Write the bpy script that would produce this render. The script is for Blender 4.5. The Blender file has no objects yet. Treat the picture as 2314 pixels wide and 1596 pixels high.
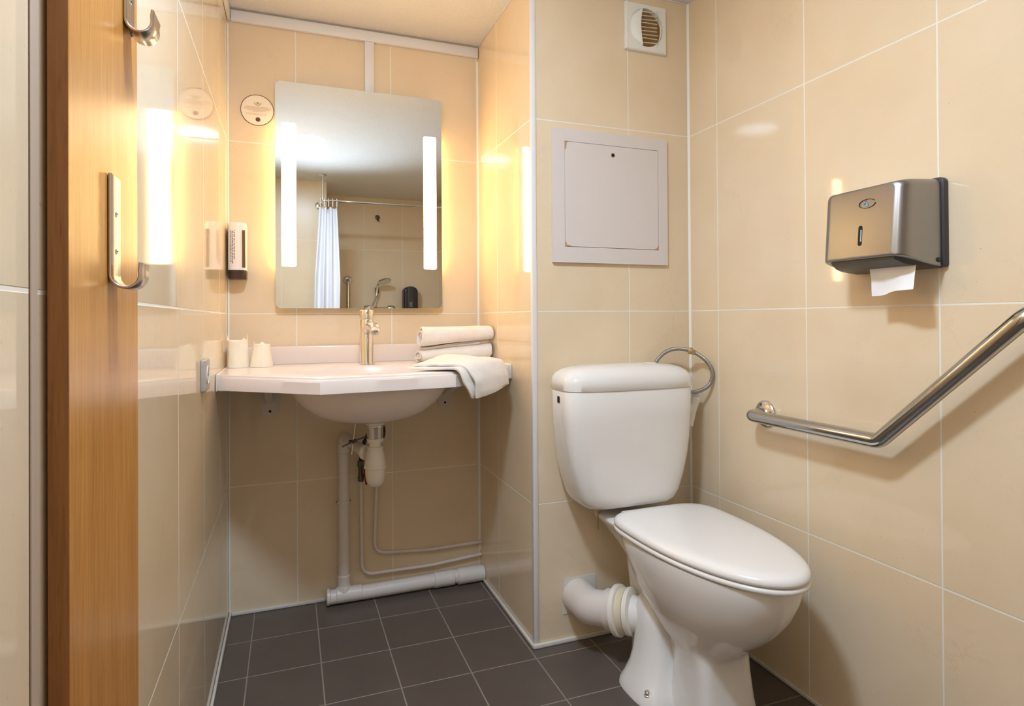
import bpy, bmesh, math, random
from mathutils import Vector, Matrix, noise
random.seed(7)
scn = bpy.context.scene
COL = scn.collection
PI = math.pi

# ------------------------------------------------------------------ room numbers (metres)
XL, XR = -0.196, 1.272          # left and right wall faces
YB, YT = 2.247, 1.694           # back of the basin niche, wall behind the toilet
XA = 0.697                      # right side of the basin niche
ZC = 2.067                      # ceiling
YN, YF, XN = -0.39, -0.90, 0.272  # wall behind the camera, shower end wall, shower return
FLOOR_T = 0.1

# ------------------------------------------------------------------ mesh helpers
def box(bm, x0, x1, y0, y1, z0, z1, bev=0.0, seg=2):
    r = bmesh.ops.create_cube(bm, size=1.0)
    vs = r['verts']
    for v in vs:
        v.co = Vector(((x0 + x1) / 2 + v.co.x * (x1 - x0), (y0 + y1) / 2 + v.co.y * (y1 - y0), (z0 + z1) / 2 + v.co.z * (z1 - z0)))
    if bev > 0:
        es = list({e for v in vs for e in v.link_edges})
        bmesh.ops.bevel(bm, geom=es, offset=bev, segments=seg, profile=0.5, affect='EDGES')
    return bm

def loft(bm, rings, cap0=True, cap1=True, closed=True):
    vr = [[bm.verts.new(p) for p in r] for r in rings]
    n = len(rings[0])
    for a, b in zip(vr[:-1], vr[1:]):
        for i in range(n if closed else n - 1):
            j = (i + 1) % n
            try:
                bm.faces.new((a[i], a[j], b[j], b[i]))
            except ValueError:
                pass
    if cap0: bm.faces.new(list(reversed(vr[0])))
    if cap1: bm.faces.new(vr[-1])
    return bm

def frame_of(d):
    d = Vector(d).normalized()
    up = Vector((0, 0, 1)) if abs(d.z) < 0.95 else Vector((0, 1, 0))
    a = d.cross(up).normalized()
    return a, a.cross(d).normalized(), d

def lathe(bm, prof, origin=(0, 0, 0), axis=(0, 0, 1), seg=32, cap0=True, cap1=True):
    a, b, d = frame_of(axis)
    o = Vector(origin)
    rings = []
    for r, h in prof:
        rings.append([o + d * h + (a * math.cos(2 * PI * k / seg) + b * math.sin(2 * PI * k / seg)) * max(r, 1e-5) for k in range(seg)])
    return loft(bm, rings, cap0, cap1)

def fillet(pts, r, n=8):
    pts = [Vector(p) for p in pts]
    out = [pts[0]]
    for i in range(1, len(pts) - 1):
        p0, p, p1 = pts[i - 1], pts[i], pts[i + 1]
        rr = r[i - 1] if isinstance(r, (list, tuple)) else r
        d0, d1 = (p0 - p).normalized(), (p1 - p).normalized()
        ang = d0.angle(d1)
        t = min(rr / math.tan(ang / 2), (p0 - p).length * .49, (p1 - p).length * .49)
        a, b = p + d0 * t, p + d1 * t
        for k in range(n + 1):
            s = k / n
            out.append(a * (1 - s) ** 2 + p * 2 * s * (1 - s) + b * s * s)
    out.append(pts[-1])
    return out

def smooth_path(pts, n=8):
    pts = [Vector(p) for p in pts]
    ext = [pts[0] * 2 - pts[1]] + pts + [pts[-1] * 2 - pts[-2]]
    out = []
    for i in range(1, len(ext) - 2):
        p0, p1, p2, p3 = ext[i - 1:i + 3]
        for k in range(n):
            t = k / n
            out.append(.5 * ((2 * p1) + (p2 - p0) * t + (2 * p0 - 5 * p1 + 4 * p2 - p3) * t * t + (3 * p1 - p0 - 3 * p2 + p3) * t ** 3))
    out.append(pts[-1])
    return out

def tube(bm, pts, r, seg=16, caps=True):
    pts = [Vector(p) for p in pts]
    rad = r if isinstance(r, (list, tuple)) else [r] * len(pts)
    tans = []
    for i in range(len(pts)):
        a = pts[max(i - 1, 0)]; b = pts[min(i + 1, len(pts) - 1)]
        tans.append((b - a).normalized())
    u, v, _ = frame_of(tans[0])
    rings = []
    for i, p in enumerate(pts):
        t = tans[i]
        u = (u - t * u.dot(t)).normalized()
        v = t.cross(u)
        rings.append([p + (u * math.cos(2 * PI * k / seg) + v * math.sin(2 * PI * k / seg)) * rad[i] for k in range(seg)])
    return loft(bm, rings, caps, caps)

def rrect(w0, w1, h0, h1, r, n=6):
    out = []
    rs = r if isinstance(r, (list, tuple)) else [r] * 4
    for (cx, cy, a0, rr) in ((w1 - rs[0], h1 - rs[0], 0, rs[0]), (w0 + rs[1], h1 - rs[1], 90, rs[1]), (w0 + rs[2], h0 + rs[2], 180, rs[2]), (w1 - rs[3], h0 + rs[3], 270, rs[3])):
        for k in range(n + 1):
            a = math.radians(a0 + 90 * k / n)
            out.append((cx + rr * math.cos(a), cy + rr * math.sin(a)))
    return out

def prism(bm, outline, axis, a, b):
    """outline in the two other axes (in xyz order), extruded from a to b along axis"""
    def P(p, t):
        return {'x': (t, p[0], p[1]), 'y': (p[0], t, p[1]), 'z': (p[0], p[1], t)}[axis]
    return loft(bm, [[P(p, a) for p in outline], [P(p, b) for p in outline]])

def soft_prism(bm, outline, axis, a, b, r, n=3):
    """prism whose end at b is rounded: the outline shrinks towards its centroid"""
    def P(p, t):
        return {'x': (t, p[0], p[1]), 'y': (p[0], t, p[1]), 'z': (p[0], p[1], t)}[axis]
    cx = sum(p[0] for p in outline) / len(outline); cy = sum(p[1] for p in outline) / len(outline)
    hx = max(abs(p[0] - cx) for p in outline); hy = max(abs(p[1] - cy) for p in outline)
    sgn = 1 if b > a else -1
    rings = [[P(p, a) for p in outline]]
    for k in range(n + 1):
        t = k / n * PI / 2
        ins = r * (1 - math.cos(t)); h = b - sgn * r * (1 - math.sin(t))
        fx, fy = 1 - ins / hx, 1 - ins / hy
        rings.append([P((cx + (p[0] - cx) * fx, cy + (p[1] - cy) * fy), h) for p in outline])
    return loft(bm, rings)

def sup(cx, cy, w, f, b, z, n=2.0, nb=None, seg=48):
    """egg-shaped horizontal ring: half-width w, reach f to -y, b to +y"""
    out = []
    nb = nb or n
    for k in range(seg):
        a = 2 * PI * k / seg
        c, s = math.cos(a), math.sin(a)
        e = nb if s > 0 else n
        x = w * math.copysign(abs(c) ** (2 / e), c)
        y = (b if s > 0 else f) * math.copysign(abs(s) ** (2 / e), s)
        out.append((cx + x, cy + y, z))
    return out

def ellipse_xz(cx, y, cz, rx, rz, seg=40):
    return [(cx + rx * math.cos(2 * PI * k / seg), y, cz + rz * math.sin(2 * PI * k / seg)) for k in range(seg)]

ROOT_LOC = {}
def obj(name, bm, mat, parent=None, label=None, sharp=38, sub=0):
    if not isinstance(bm, bmesh.types.BMesh):
        raise TypeError(name)
    bmesh.ops.recalc_face_normals(bm, faces=bm.faces)
    off = Vector((0, 0, 0))
    p = parent
    while p is not None:
        off += Vector(p.location); p = p.parent
    for v in bm.verts: v.co -= off
    me = bpy.data.meshes.new(name)
    bm.to_mesh(me); bm.free()
    for f in me.polygons: f.use_smooth = True
    me.set_sharp_from_angle(angle=math.radians(sharp))
    me.materials.append(mat)
    o = bpy.data.objects.new(name, me)
    COL.objects.link(o)
    if parent: o.parent = parent
    if label: o['label'] = label
    if sub:
        m = o.modifiers.new('smooth', 'SUBSURF'); m.levels = sub; m.render_levels = sub
    return o

def thing(name, label, cat, loc, group=None):
    o = bpy.data.objects.new(name, None)
    o.empty_display_size = .05
    COL.objects.link(o)
    o.location = loc; o['label'] = label; o['category'] = cat
    if group: o['group'] = group
    return o

def tag(o, label, cat, group=None):
    o['label'] = label; o['category'] = cat
    if group: o['group'] = group
    return o

def struct(name, bm, mat, parent=None, sharp=38):
    o = obj(name, bm, mat, parent, sharp=sharp)
    if parent is None: o['kind'] = 'structure'
    return o

def NB(): return bmesh.new()
def one(fn, *a, **k):
    bm = NB(); fn(bm, *a, **k); return bm

# ------------------------------------------------------------------ materials
def srgb(r, g, b):
    f = lambda c: (c / 255 / 12.92) if c / 255 <= .04045 else ((c / 255 + .055) / 1.055) ** 2.4
    return (f(r), f(g), f(b), 1)

class NT:
    def __init__(s, name):
        s.m = bpy.data.materials.new(name); s.m.use_nodes = True
        s.t = s.m.node_tree; s.n = s.t.nodes; s.l = s.t.links
        s.b = s.n['Principled BSDF']
    def new(s, t, **kw):
        n = s.n.new(t)
        for k, v in kw.items(): setattr(n, k, v)
        return n
    def math(s, op, a, b=None, clamp=False):
        n = s.new('ShaderNodeMath', operation=op, use_clamp=clamp)
        for i, x in enumerate((a, b)):
            if x is None: continue
            if isinstance(x, (int, float)): n.inputs[i].default_value = x
            else: s.l.new(x, n.inputs[i])
        return n.outputs[0]
    def mix(s, fac, a, b):
        n = s.new('ShaderNodeMix', data_type='RGBA')
        for sock, x in ((n.inputs['Factor'], fac), (n.inputs[6], a), (n.inputs[7], b)):
            if isinstance(x, (int, float)): sock.default_value = x
            elif isinstance(x, tuple): sock.default_value = x
            else: s.l.new(x, sock)
        return n.outputs[2]
    def noise(s, scale, detail=3, vec=None, rough=.5):
        n = s.new('ShaderNodeTexNoise'); n.inputs['Scale'].default_value = scale
        n.inputs['Detail'].default_value = detail; n.inputs['Roughness'].default_value = rough
        if vec is not None: s.l.new(vec, n.inputs['Vector'])
        return n.outputs['Fac']
    def pos(s): return s.new('ShaderNodeNewGeometry').outputs['Position']
    def scalev(s, vec, sc):
        n = s.new('ShaderNodeMapping'); n.inputs['Scale'].default_value = sc
        s.l.new(vec, n.inputs['Vector']); return n.outputs[0]
    def rng(s, x, a, b, c, d, smooth=False):
        n = s.new('ShaderNodeMapRange'); n.interpolation_type = 'SMOOTHSTEP' if smooth else 'LINEAR'
        s.l.new(x, n.inputs[0])
        for i, v in enumerate((a, b, c, d)): n.inputs[i + 1].default_value = v
        return n.outputs[0]
    def bump(s, h, strength, dist, normal=None):
        n = s.new('ShaderNodeBump'); n.inputs['Strength'].default_value = strength; n.inputs['Distance'].default_value = dist
        s.l.new(h, n.inputs['Height'])
        if normal is not None: s.l.new(normal, n.inputs['Normal'])
        return n.outputs[0]
    def set(s, **kw):
        for k, v in kw.items():
            k = {'color': 'Base Color', 'rough': 'Roughness', 'metal': 'Metallic', 'spec': 'Specular IOR Level', 'ior': 'IOR',
                 'normal': 'Normal', 'coat': 'Coat Weight', 'coatr': 'Coat Roughness', 'trans': 'Transmission Weight', 'alpha': 'Alpha',
                 'sss': 'Subsurface Weight', 'emis': 'Emission Color', 'emstr': 'Emission Strength', 'sheen': 'Sheen Weight', 'aniso': 'Anisotropic'}[k]
            if isinstance(v, (int, float, tuple)): s.b.inputs[k].default_value = v
            else: s.l.new(v, s.b.inputs[k])
        return s.m

def simple(name, col, rough=.4, metal=0, var=0.04, scale=25, bump=0, bscale=200, **kw):
    t = NT(name)
    nz = t.noise(scale, 3, t.pos())
    d = tuple(c * (1 - var) for c in col[:3]) + (1,)
    l = tuple(min(1, c * (1 + var)) for c in col[:3]) + (1,)
    t.set(color=t.mix(nz, d, l), rough=rough, metal=metal, **kw)
    if bump:
        t.set(normal=t.bump(t.noise(bscale, 3, t.pos()), bump, .002))
    return t.m

TILE_A, TILE_B = srgb(235, 217, 189), srgb(230, 210, 179)
GROUT = srgb(242, 238, 228)
def grid_mask(t, sep, ua, u0, pu, va, v0, pv, gw, soft=.0008, umin=None):
    U = t.math('DIVIDE', t.math('SUBTRACT', sep.outputs[ua], u0), pu)
    V = t.math('DIVIDE', t.math('SUBTRACT', sep.outputs[va], v0), pv)
    ds = []
    for W, p in ((U, pu), (V, pv)):
        f = t.math('FRACT', W)
        ds.append(t.math('MULTIPLY', t.math('MINIMUM', f, t.math('SUBTRACT', 1.0, f)), p))
    if umin is not None:   # one wide cut tile below umin
        ds[0] = t.math('ADD', ds[0], t.math('LESS_THAN', sep.outputs[ua], umin))
    d = t.math('MINIMUM', ds[0], ds[1])
    return t.rng(d, gw / 2 - soft / 2, gw / 2 + soft / 2, 0, 1, True), t.math('FLOOR', U), t.math('FLOOR', V)

def wall_tile(name, ua, u0, pu, tilt=.006, gloss=.055, umin=None):
    t = NT(name)
    p = t.pos()
    sep = t.new('ShaderNodeSeparateXYZ'); t.l.new(p, sep.inputs[0])
    mask, iu, iv = grid_mask(t, sep, ua, u0, pu, 2, .4358, .5897, .0040, umin=umin)
    cloud = t.noise(5, 4, p)
    specks = t.rng(t.noise(140, 2, p), .73, .77, 0, .35)
    veins = t.rng(t.noise(9, 6, t.scalev(p, (1, 1, .35)), .65), .495, .505, 0, 1)
    c = t.mix(t.rng(cloud, .3, .7, 0, 1), TILE_A, TILE_B)
    c = t.mix(specks, c, srgb(170, 140, 105))
    vn_ = t.math('SUBTRACT', 1.0, t.math('MULTIPLY', t.math('ABSOLUTE', t.math('SUBTRACT', t.noise(6, 5, p, .6), .5)), 90.0), True)
    c = t.mix(t.math('MULTIPLY', vn_, t.rng(t.noise(3, 2, p), .55, .75, 0, .16)), c, srgb(160, 128, 96))
    t.set(color=t.mix(mask, GROUT, c), rough=t.rng(mask, 0, 1, .65, gloss))
    comb = t.new('ShaderNodeCombineXYZ'); t.l.new(iu, comb.inputs[0]); t.l.new(iv, comb.inputs[1])
    wn = t.new('ShaderNodeTexWhiteNoise', noise_dimensions='3D'); t.l.new(comb.outputs[0], wn.inputs['Vector'])
    vm = t.new('ShaderNodeVectorMath', operation='SUBTRACT'); t.l.new(wn.outputs['Color'], vm.inputs[0]); vm.inputs[1].default_value = (.5, .5, .5)
    vs = t.new('ShaderNodeVectorMath', operation='SCALE'); t.l.new(vm.outputs[0], vs.inputs[0]); vs.inputs['Scale'].default_value = tilt
    va = t.new('ShaderNodeVectorMath', operation='ADD'); t.l.new(vs.outputs[0], va.inputs[0])
    t.l.new(t.new('ShaderNodeNewGeometry').outputs['Normal'], va.inputs[1])
    vn = t.new('ShaderNodeVectorMath', operation='NORMALIZE'); t.l.new(va.outputs[0], vn.inputs[0])
    h = t.math('ADD', mask, t.math('MULTIPLY', t.noise(7, 1, p), .12))
    t.set(normal=t.bump(h, .5, .0012, vn.outputs[0]))
    return t.m

M = {}
M['tile_back'] = wall_tile('beige gloss tile back', 0, .024, .333)
M['tile_toilet'] = wall_tile('beige gloss tile toilet wall', 0, 1.035, .333)
M['tile_right'] = wall_tile('beige gloss tile right', 1, .5186, .3445)
M['tile_left'] = wall_tile('beige gloss tile left', 1, 1.276, .36, umin=.9)
M['tile_niche'] = wall_tile('beige gloss tile niche', 1, 2.026, .333)
M['tile_rear'] = wall_tile('beige satin tile rear', 0, .61, .333, gloss=.3)

def floor_mat():
    t = NT('dark floor tile'); p = t.pos()
    sep = t.new('ShaderNodeSeparateXYZ'); t.l.new(p, sep.inputs[0])
    mask, iu, iv = grid_mask(t, sep, 0, .0835, .1985, 1, 1.845, .2045, .0036)
    comb = t.new('ShaderNodeCombineXYZ'); t.l.new(iu, comb.inputs[0]); t.l.new(iv, comb.inputs[1])
    wn = t.new('ShaderNodeTexWhiteNoise', noise_dimensions='3D'); t.l.new(comb.outputs[0], wn.inputs['Vector'])
    c = t.mix(t.noise(9, 5, p), srgb(88, 78, 72), srgb(104, 93, 86))
    c = t.mix(t.math('MULTIPLY', wn.outputs['Value'], .35), c, srgb(92, 84, 76))
    t.set(color=t.mix(mask, srgb(150, 138, 126), c), rough=t.rng(mask, 0, 1, .8, .38))
    t.set(normal=t.bump(t.math('ADD', mask, t.math('MULTIPLY', t.noise(160, 3, p), .25)), .35, .001))
    return t.m
M['floor'] = floor_mat()

def ceil_mat():
    t = NT('stippled white paint'); p = t.pos()
    t.set(color=t.mix(t.noise(3, 2, p), srgb(236, 233, 228), srgb(228, 225, 220)), rough=.6)
    t.set(normal=t.bump(t.noise(150, 3, p, .65), .9, .006))
    return t.m
M['ceiling'] = ceil_mat()

def wood_mat(name, a, b, c, rough):
    t = NT(name); p = t.pos()
    g = t.noise(22, 5, t.scalev(p, (9, 9, .35)), .6)
    f = t.noise(60, 3, t.scalev(p, (12, 12, .5)))
    w = t.noise(4, 3, t.scalev(p, (6, 6, .6)))
    col = t.mix(t.rng(g, .35, .65, 0, 1), a, b)
    col = t.mix(t.rng(f, .58, .72, 0, .55), col, c)
    col = t.mix(t.rng(w, .45, .7, 0, .35), col, c)
    t.set(color=col, rough=rough, normal=t.bump(f, .12, .0006))
    return t.m
M['oak'] = wood_mat('varnished oak veneer', srgb(210, 152, 80), srgb(196, 132, 60), srgb(156, 96, 38), .24)
M['oak_edge'] = wood_mat('dark oak edge band', srgb(160, 108, 54), srgb(144, 92, 42), srgb(112, 68, 28), .45)

M['ceramic'] = simple('white sanitary ceramic', srgb(236, 234, 231), .07, var=.01, coat=.3)
M['seat'] = simple('white seat plastic', srgb(240, 238, 236), .22, var=.01)
M['counter'] = simple('pinkish white cast basin', srgb(238, 226, 219), .2, var=.015)
M['pvc'] = simple('grey white pvc pipe', srgb(226, 218, 212), .35, var=.03)
M['pvc_white'] = simple('white trap plastic', srgb(242, 236, 226), .25, var=.02)
M['pvc_cream'] = simple('aged cream rubber', srgb(226, 216, 190), .5, var=.05)
M['paint_pipe'] = simple('painted copper pipe', srgb(228, 218, 210), .4, var=.03)
M['chrome'] = simple('chrome', (.82, .82, .83, 1), .06, 1, var=.01)
M['worn_chrome'] = simple('limescale chrome', (.74, .73, .72, 1), .16, 1, var=.12, scale=60)
M['dark_metal'] = simple('dark tarnished metal', (.16, .14, .12, 1), .4, .8)
M['black_rubber'] = simple('black rubber', (.015, .015, .016, 1), .45)
M['black_plastic'] = simple('black plastic', (.018, .018, .02, 1), .3)
M['charcoal'] = simple('charcoal plastic', (.045, .045, .048, 1), .38)
M['white_plastic'] = simple('white plastic', srgb(236, 234, 230), .3, var=.01)
M['trim_white'] = simple('white pvc trim', srgb(232, 232, 234), .35, var=.01)
M['trim_beige'] = simple('dull beige metal trim', srgb(196, 176, 158), .4, var=.02)
M['panel_white'] = simple('white board panel', srgb(222, 215, 212), .55, var=.015)
M['silicone'] = simple('white silicone bead', srgb(226, 222, 214), .5, var=.08, scale=30, bump=.3, bscale=60)
M['bright_grout'] = simple('clean white grout', srgb(250, 247, 240), .6, var=.01)
M['chip_wood'] = simple('raw chipped board', srgb(196, 150, 92), .8, var=.15)
M['red'] = simple('red handle', srgb(150, 10, 22), .4)
M['verdigris'] = simple('greenish brass', srgb(96, 104, 78), .45, .5, var=.15)
M['brass'] = simple('brass', (.6, .45, .22, 1), .3, 1)
M['plaster'] = simple('white plaster patch', srgb(226, 222, 214), .7, var=.06, bump=.3)
M['hole'] = simple('dark hole', (.01, .009, .008, 1), .8)
M['paper'] = simple('white tissue', srgb(244, 243, 243), .85, var=.01, bump=.1, bscale=300)
M['vent'] = simple('ivory vent plastic', srgb(236, 236, 230), .4, var=.01)
M['vent_dirty'] = simple('dusty ivory plastic', srgb(236, 228, 204), .6, var=.06)
M['duct'] = simple('duct lining', srgb(150, 112, 64), .8, var=.35)
M['grey_plastic'] = simple('pearl grey plastic', srgb(176, 168, 160), .35)
M['curtain'] = simple('white curtain cloth', srgb(240, 240, 246), .7, var=.01)
M['sticker'] = simple('cream sticker', srgb(246, 232, 206), .35, var=.01)
M['brown_ink'] = simple('brown ink', srgb(96, 58, 30), .5)
M['pale_ink'] = simple('pale brown ink', srgb(206, 176, 144), .6)
M['dark_ink'] = simple('dark print ink', srgb(120, 88, 70), .6)
M['gold_ink'] = simple('gold ink', srgb(196, 168, 30), .4)
M['blue_ink'] = simple('blue print', srgb(90, 160, 215), .4)
M['red_ink'] = simple('red print', srgb(214, 70, 50), .4)
M['light_grey_ink'] = simple('light grey print', srgb(190, 190, 190), .5)
M['window_brown'] = simple('smoked brown window', srgb(112, 78, 48), .2)
M['dark_brown'] = simple('dark brown plastic', srgb(58, 42, 34), .35)

def steel(name, col, rough, axis):
    t = NT(name); p = t.pos()
    sc = [1400, 1400, 1400]; sc[axis] = 12
    s = t.noise(1, 2, t.scalev(p, tuple(sc)))
    t.set(color=col, metal=1, rough=t.rng(s, .3, .7, rough - .015, rough + .015))
    return t.m
M['steel'] = steel('brushed steel', (.34, .34, .35, 1), .36, 1)
M['steel_hook'] = steel('satin steel strip', (.55, .52, .50, 1), .24, 2)
M['steel_bar'] = steel('polished grab bar steel', (.50, .49, .48, 1), .13, 1)

def braid():
    t = NT('braided steel hose'); p = t.pos()
    w = t.new('ShaderNodeTexWave'); w.inputs['Scale'].default_value = 160; w.inputs['Distortion'].default_value = 2
    t.l.new(p, w.inputs['Vector'])
    t.set(color=t.mix(w.outputs['Fac'], (.28, .26, .25, 1), (.48, .46, .44, 1)), metal=.9, rough=.35, normal=t.bump(w.outputs['Fac'], .4, .001))
    return t.m
M['braid'] = braid()

def terry():
    t = NT('white terry cloth'); p = t.pos()
    t.set(color=t.mix(t.noise(40, 3, p), srgb(246, 242, 236), srgb(236, 230, 222)), rough=.95, sheen=.3)
    t.set(normal=t.bump(t.noise(420, 3, p, .7), .5, .003))
    return t.m
M['terry'] = terry()

def wrapm():
    t = NT('crumpled cup wrapper'); p = t.pos()
    t.set(color=srgb(252, 244, 226), rough=.45, sss=.25, normal=t.bump(t.noise(45, 4, p), .5, .006))
    t.b.inputs['Subsurface Radius'].default_value = (.02, .015, .01)
    return t.m
M['wrapper'] = wrapm()

def mirror_m():
    t = NT('silvered mirror')
    t.set(color=t.mix(t.noise(2, 1, t.pos()), (.80, .82, .81, 1), (.82, .84, .83, 1)), metal=1, rough=.0)
    return t.m
M['mirror'] = mirror_m()
M['glass_edge'] = simple('pale green glass edge', srgb(214, 232, 206), .1, var=.01, emis=(0, 0, 0, 1))

def lamp_m(name, col, st):
    t = NT(name)
    t.set(color=(.9, .9, .9, 1), rough=.5, emis=col, emstr=st)
    return t.m
LAMP = (1.0, .62, .22, 1)
M['lamp'] = lamp_m('lit frosted strip', (1.0, .66, .27, 1), 21)
M['lamp_side'] = lamp_m('lit frosted side', LAMP, 8)

# ------------------------------------------------------------------ setting
T = .12
struct('floor', one(box, XL - .6, XR + T, YF - T, YB + T, -FLOOR_T, 0), M['floor'])
struct('ceiling', one(box, XL - .6, XR + T, YF - T, YB + T, ZC, ZC + .1), M['ceiling'])
struct('wall_back', one(box, XL - T, XA + T, YB, YB + T, 0, ZC), M['tile_back'])
struct('wall_left', one(box, XL - T, XL, YN - T, YB, 0, ZC), M['tile_left'])
struct('wall_right', one(box, XR, XR + T, YF - T, YT + T, 0, ZC), M['tile_right'])
# the block between the basin niche and the toilet recess: two tiled faces
struct('wall_niche', one(box, XA, XA + .02, YT + .0005, YB, 0, ZC), M['tile_niche'])
struct('wall_toilet', one(box, XA + .0005, XR, YT, YT + .1, 0, ZC), M['tile_toilet'])
struct('wall_rear', one(box, XL - T, XN, YN - T, YN, 0, ZC), M['tile_rear'])
struct('wall_return', one(box, XN - T, XN, YF - T, YN - T, 0, ZC), M['tile_left'])
struct('wall_shower', one(box, XN, XR, YF - T, YF, 0, ZC), M['tile_rear'])

def bead(name, x0, x1, y0, y1, h=.012):
    struct(name, one(box, x0, x1, y0, y1, .0005, h, .003, 2), M['silicone'])
bead('baseboard_back', XL + .008, .115, YB - .008, YB - .0005)
bead('baseboard_left', XL + .0005, XL + .008, .88, YB - .0005)
bead('baseboard_niche', XA - .009, XA - .0005, YT - .004, YB - .06)
bead('baseboard_toilet', XA - .008, XR - .008, YT - .010, YT - .0005, .014)
bead('baseboard_right', XR - .008, XR - .0005, .1, YT - .0005)
struct('trim_1', one(box, XA - .004, XA + .012, YT - .005, YT + .012, .012, ZC - .0005, .003, 2), M['trim_white'])
struct('trim_2', one(box, XL + .0005, XL + .0016, .586, .600, 0.0005, ZC - .0005, .0004, 1), M['trim_beige'])
def corner_bead(name, x, y, sx, sy, z0, z1, r=.005):
    bm = NB()
    prism(bm, [(x, y), (x + sx * r, y), (x + sx * r * .45, y + sy * r * .45), (x, y + sy * r)], 'z', z0, z1)
    struct(name, bm, M['bright_grout'])
corner_bead('trim_3', XR - .0005, YT - .0005, -1, -1, .014, ZC - .001, .006)
corner_bead('trim_4', XL + .0005, YB - .0005, 1, -1, .014, 2.015, .005)
corner_bead('trim_5', XA - .0005, YB - .0005, -1, -1, .1, 2.01, .005)
struct('trim_6', one(box, XA - .004, XA - .0005, YT + .02, YB - .02, ZC - .004, ZC - .0005, .001, 1), M['trim_white'])
struct('trim_7', one(box, XA + .02, XR - .005, YT - .005, YT - .0005, ZC - .005, ZC - .0005, .001, 1), M['trim_white'])

# wooden door leaf standing flat against the left wall
d = thing('door_1', 'varnished oak door leaf standing against left tiled wall', 'door', (XL, .75, 0))
d['kind'] = 'structure'
obj('leaf', one(box, XL + .0035, -.1778, .6165, .866, .02, 2.05), M['oak'], d)
obj('edge_band', one(box, XL + .0035, -.1775, .6145, .6164, .02, 2.05), M['oak_edge'], d)

# ------------------------------------------------------------------ coat hooks
def strip_profile(bm, path, w0, w1, t):
    """bent flat bar: path of (x,z), width along y"""
    n = len(path)
    rings = []
    for i, (x, z) in enumerate(path):
        a = path[max(i - 1, 0)]; b = path[min(i + 1, n - 1)]
        tx, tz = b[0] - a[0], b[1] - a[1]
        L = math.hypot(tx, tz); nx, nz = -tz / L, tx / L
        c = .0006
        rings.append([(x + nx * t / 2, w0 + c, z + nz * t / 2), (x + nx * t / 2, w1 - c, z + nz * t / 2), (x + nx * (t / 2 - c), w1, z + nz * (t / 2 - c)),
                      (x - nx * (t / 2 - c), w1, z - nz * (t / 2 - c)), (x - nx * t / 2, w1 - c, z - nz * t / 2), (x - nx * t / 2, w0 + c, z - nz * t / 2),
                      (x - nx * (t / 2 - c), w0, z - nz * (t / 2 - c)), (x + nx * (t / 2 - c), w0, z + nz * (t / 2 - c))])
    return loft(bm, rings)

def coat_hook(y0, y1, zt, zb, label, rad=.0135):
    xf = -.1778 + .0022
    t = thing('coat_hook', label, 'hook', (xf, (y0 + y1) / 2, zb), 'steel coat hooks on the door')
    p = [(xf, zt), (xf, (zt + zb) / 2), (xf, zb + rad)]
    cx, cz = xf + rad, zb + rad
    for k in range(1, 17):
        a = PI + PI * k / 16
        p.append((cx + rad * math.cos(a), cz + rad * math.sin(a)))
    p.append((xf + 2 * rad - .0004, zb + rad + .006)); p.append((xf + 2 * rad + .0006, zb + rad + .013))
    bm = NB(); strip_profile(bm, p, y0, y1, .0030)
    obj('hook_strip', bm, M['steel_hook'], t, sharp=50)
    yc = (y0 + y1) / 2
    for z in (zt - .040, zt - .080):
        s = NB(); lathe(s, [(.0035, 0), (.0035, .0006), (.0022, .0012), (.0001, .0013)], (xf + .0015, yc, z), (1, 0, 0), 16)
        sc = obj('screw', s, M['worn_chrome'], t)
        obj('screw_slot', one(box, xf + .0024, xf + .0032, yc - .0022, yc + .0022, z - .0004, z + .0004), M['hole'], sc)
coat_hook(.733, .771, 1.156, 1.0365, 'lower of two J-shaped steel coat hooks on oak door')
coat_hook(.797, .836, 1.417, 1.3365, 'upper of two J-shaped steel coat hooks on oak door')

# ------------------------------------------------------------------ mirror with lamps
MY = YB - .035
mx0, mx1, mz0, mz1 = -.044, .541, 1.043, 1.829
mr = thing('mirror', 'frameless rectangular mirror with two lit vertical strips above basin', 'mirror', ((mx0 + mx1) / 2, YB, mz0))
obj('housing', one(box, mx0 + .022, mx1 - .022, YB - .0295, YB - .0008, 1.12, 1.76), M['white_plastic'], mr)
bm = NB(); out = rrect(mx0, mx1, mz0, mz1, .018, 8)
prism(bm, out, 'y', MY + .0005, MY + .0045)
obj('glass_edge', bm, M['glass_edge'], mr, label='pale green glass edge')
bm = NB(); bm.faces.new([bm.verts.new((x, MY, z)) for x, z in rrect(mx0 + .0005, mx1 - .0005, mz0 + .0005, mz1 - .0005, .018, 8)])
r = bmesh.ops.extrude_face_region(bm, geom=list(bm.faces))
for v in [g for g in r['geom'] if isinstance(g, bmesh.types.BMVert)]: v.co.y += .0004
obj('mirror_glass', bm, M['mirror'], mr)
for x0, x1, za, zb in ((-.024, .0235, 1.188, 1.686), (.4715, .5195, 1.190, 1.686)):
    bm = NB(); prism(bm, rrect(x0, x1, za, zb, .006, 5), 'y', MY - .0008, MY - .0001)
    obj('light_strip', bm, M['lamp'], mr, label='glowing frosted strip')
for x0, x1 in ((mx0 + .0205, mx0 + .0218), (mx1 - .0218, mx1 - .0205)):
    obj('side_light', one(box, x0, x1, YB - .028, YB - .004, 1.19, 1.69), M['lamp_side'], mr, label='glowing side of the housing')

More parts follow.
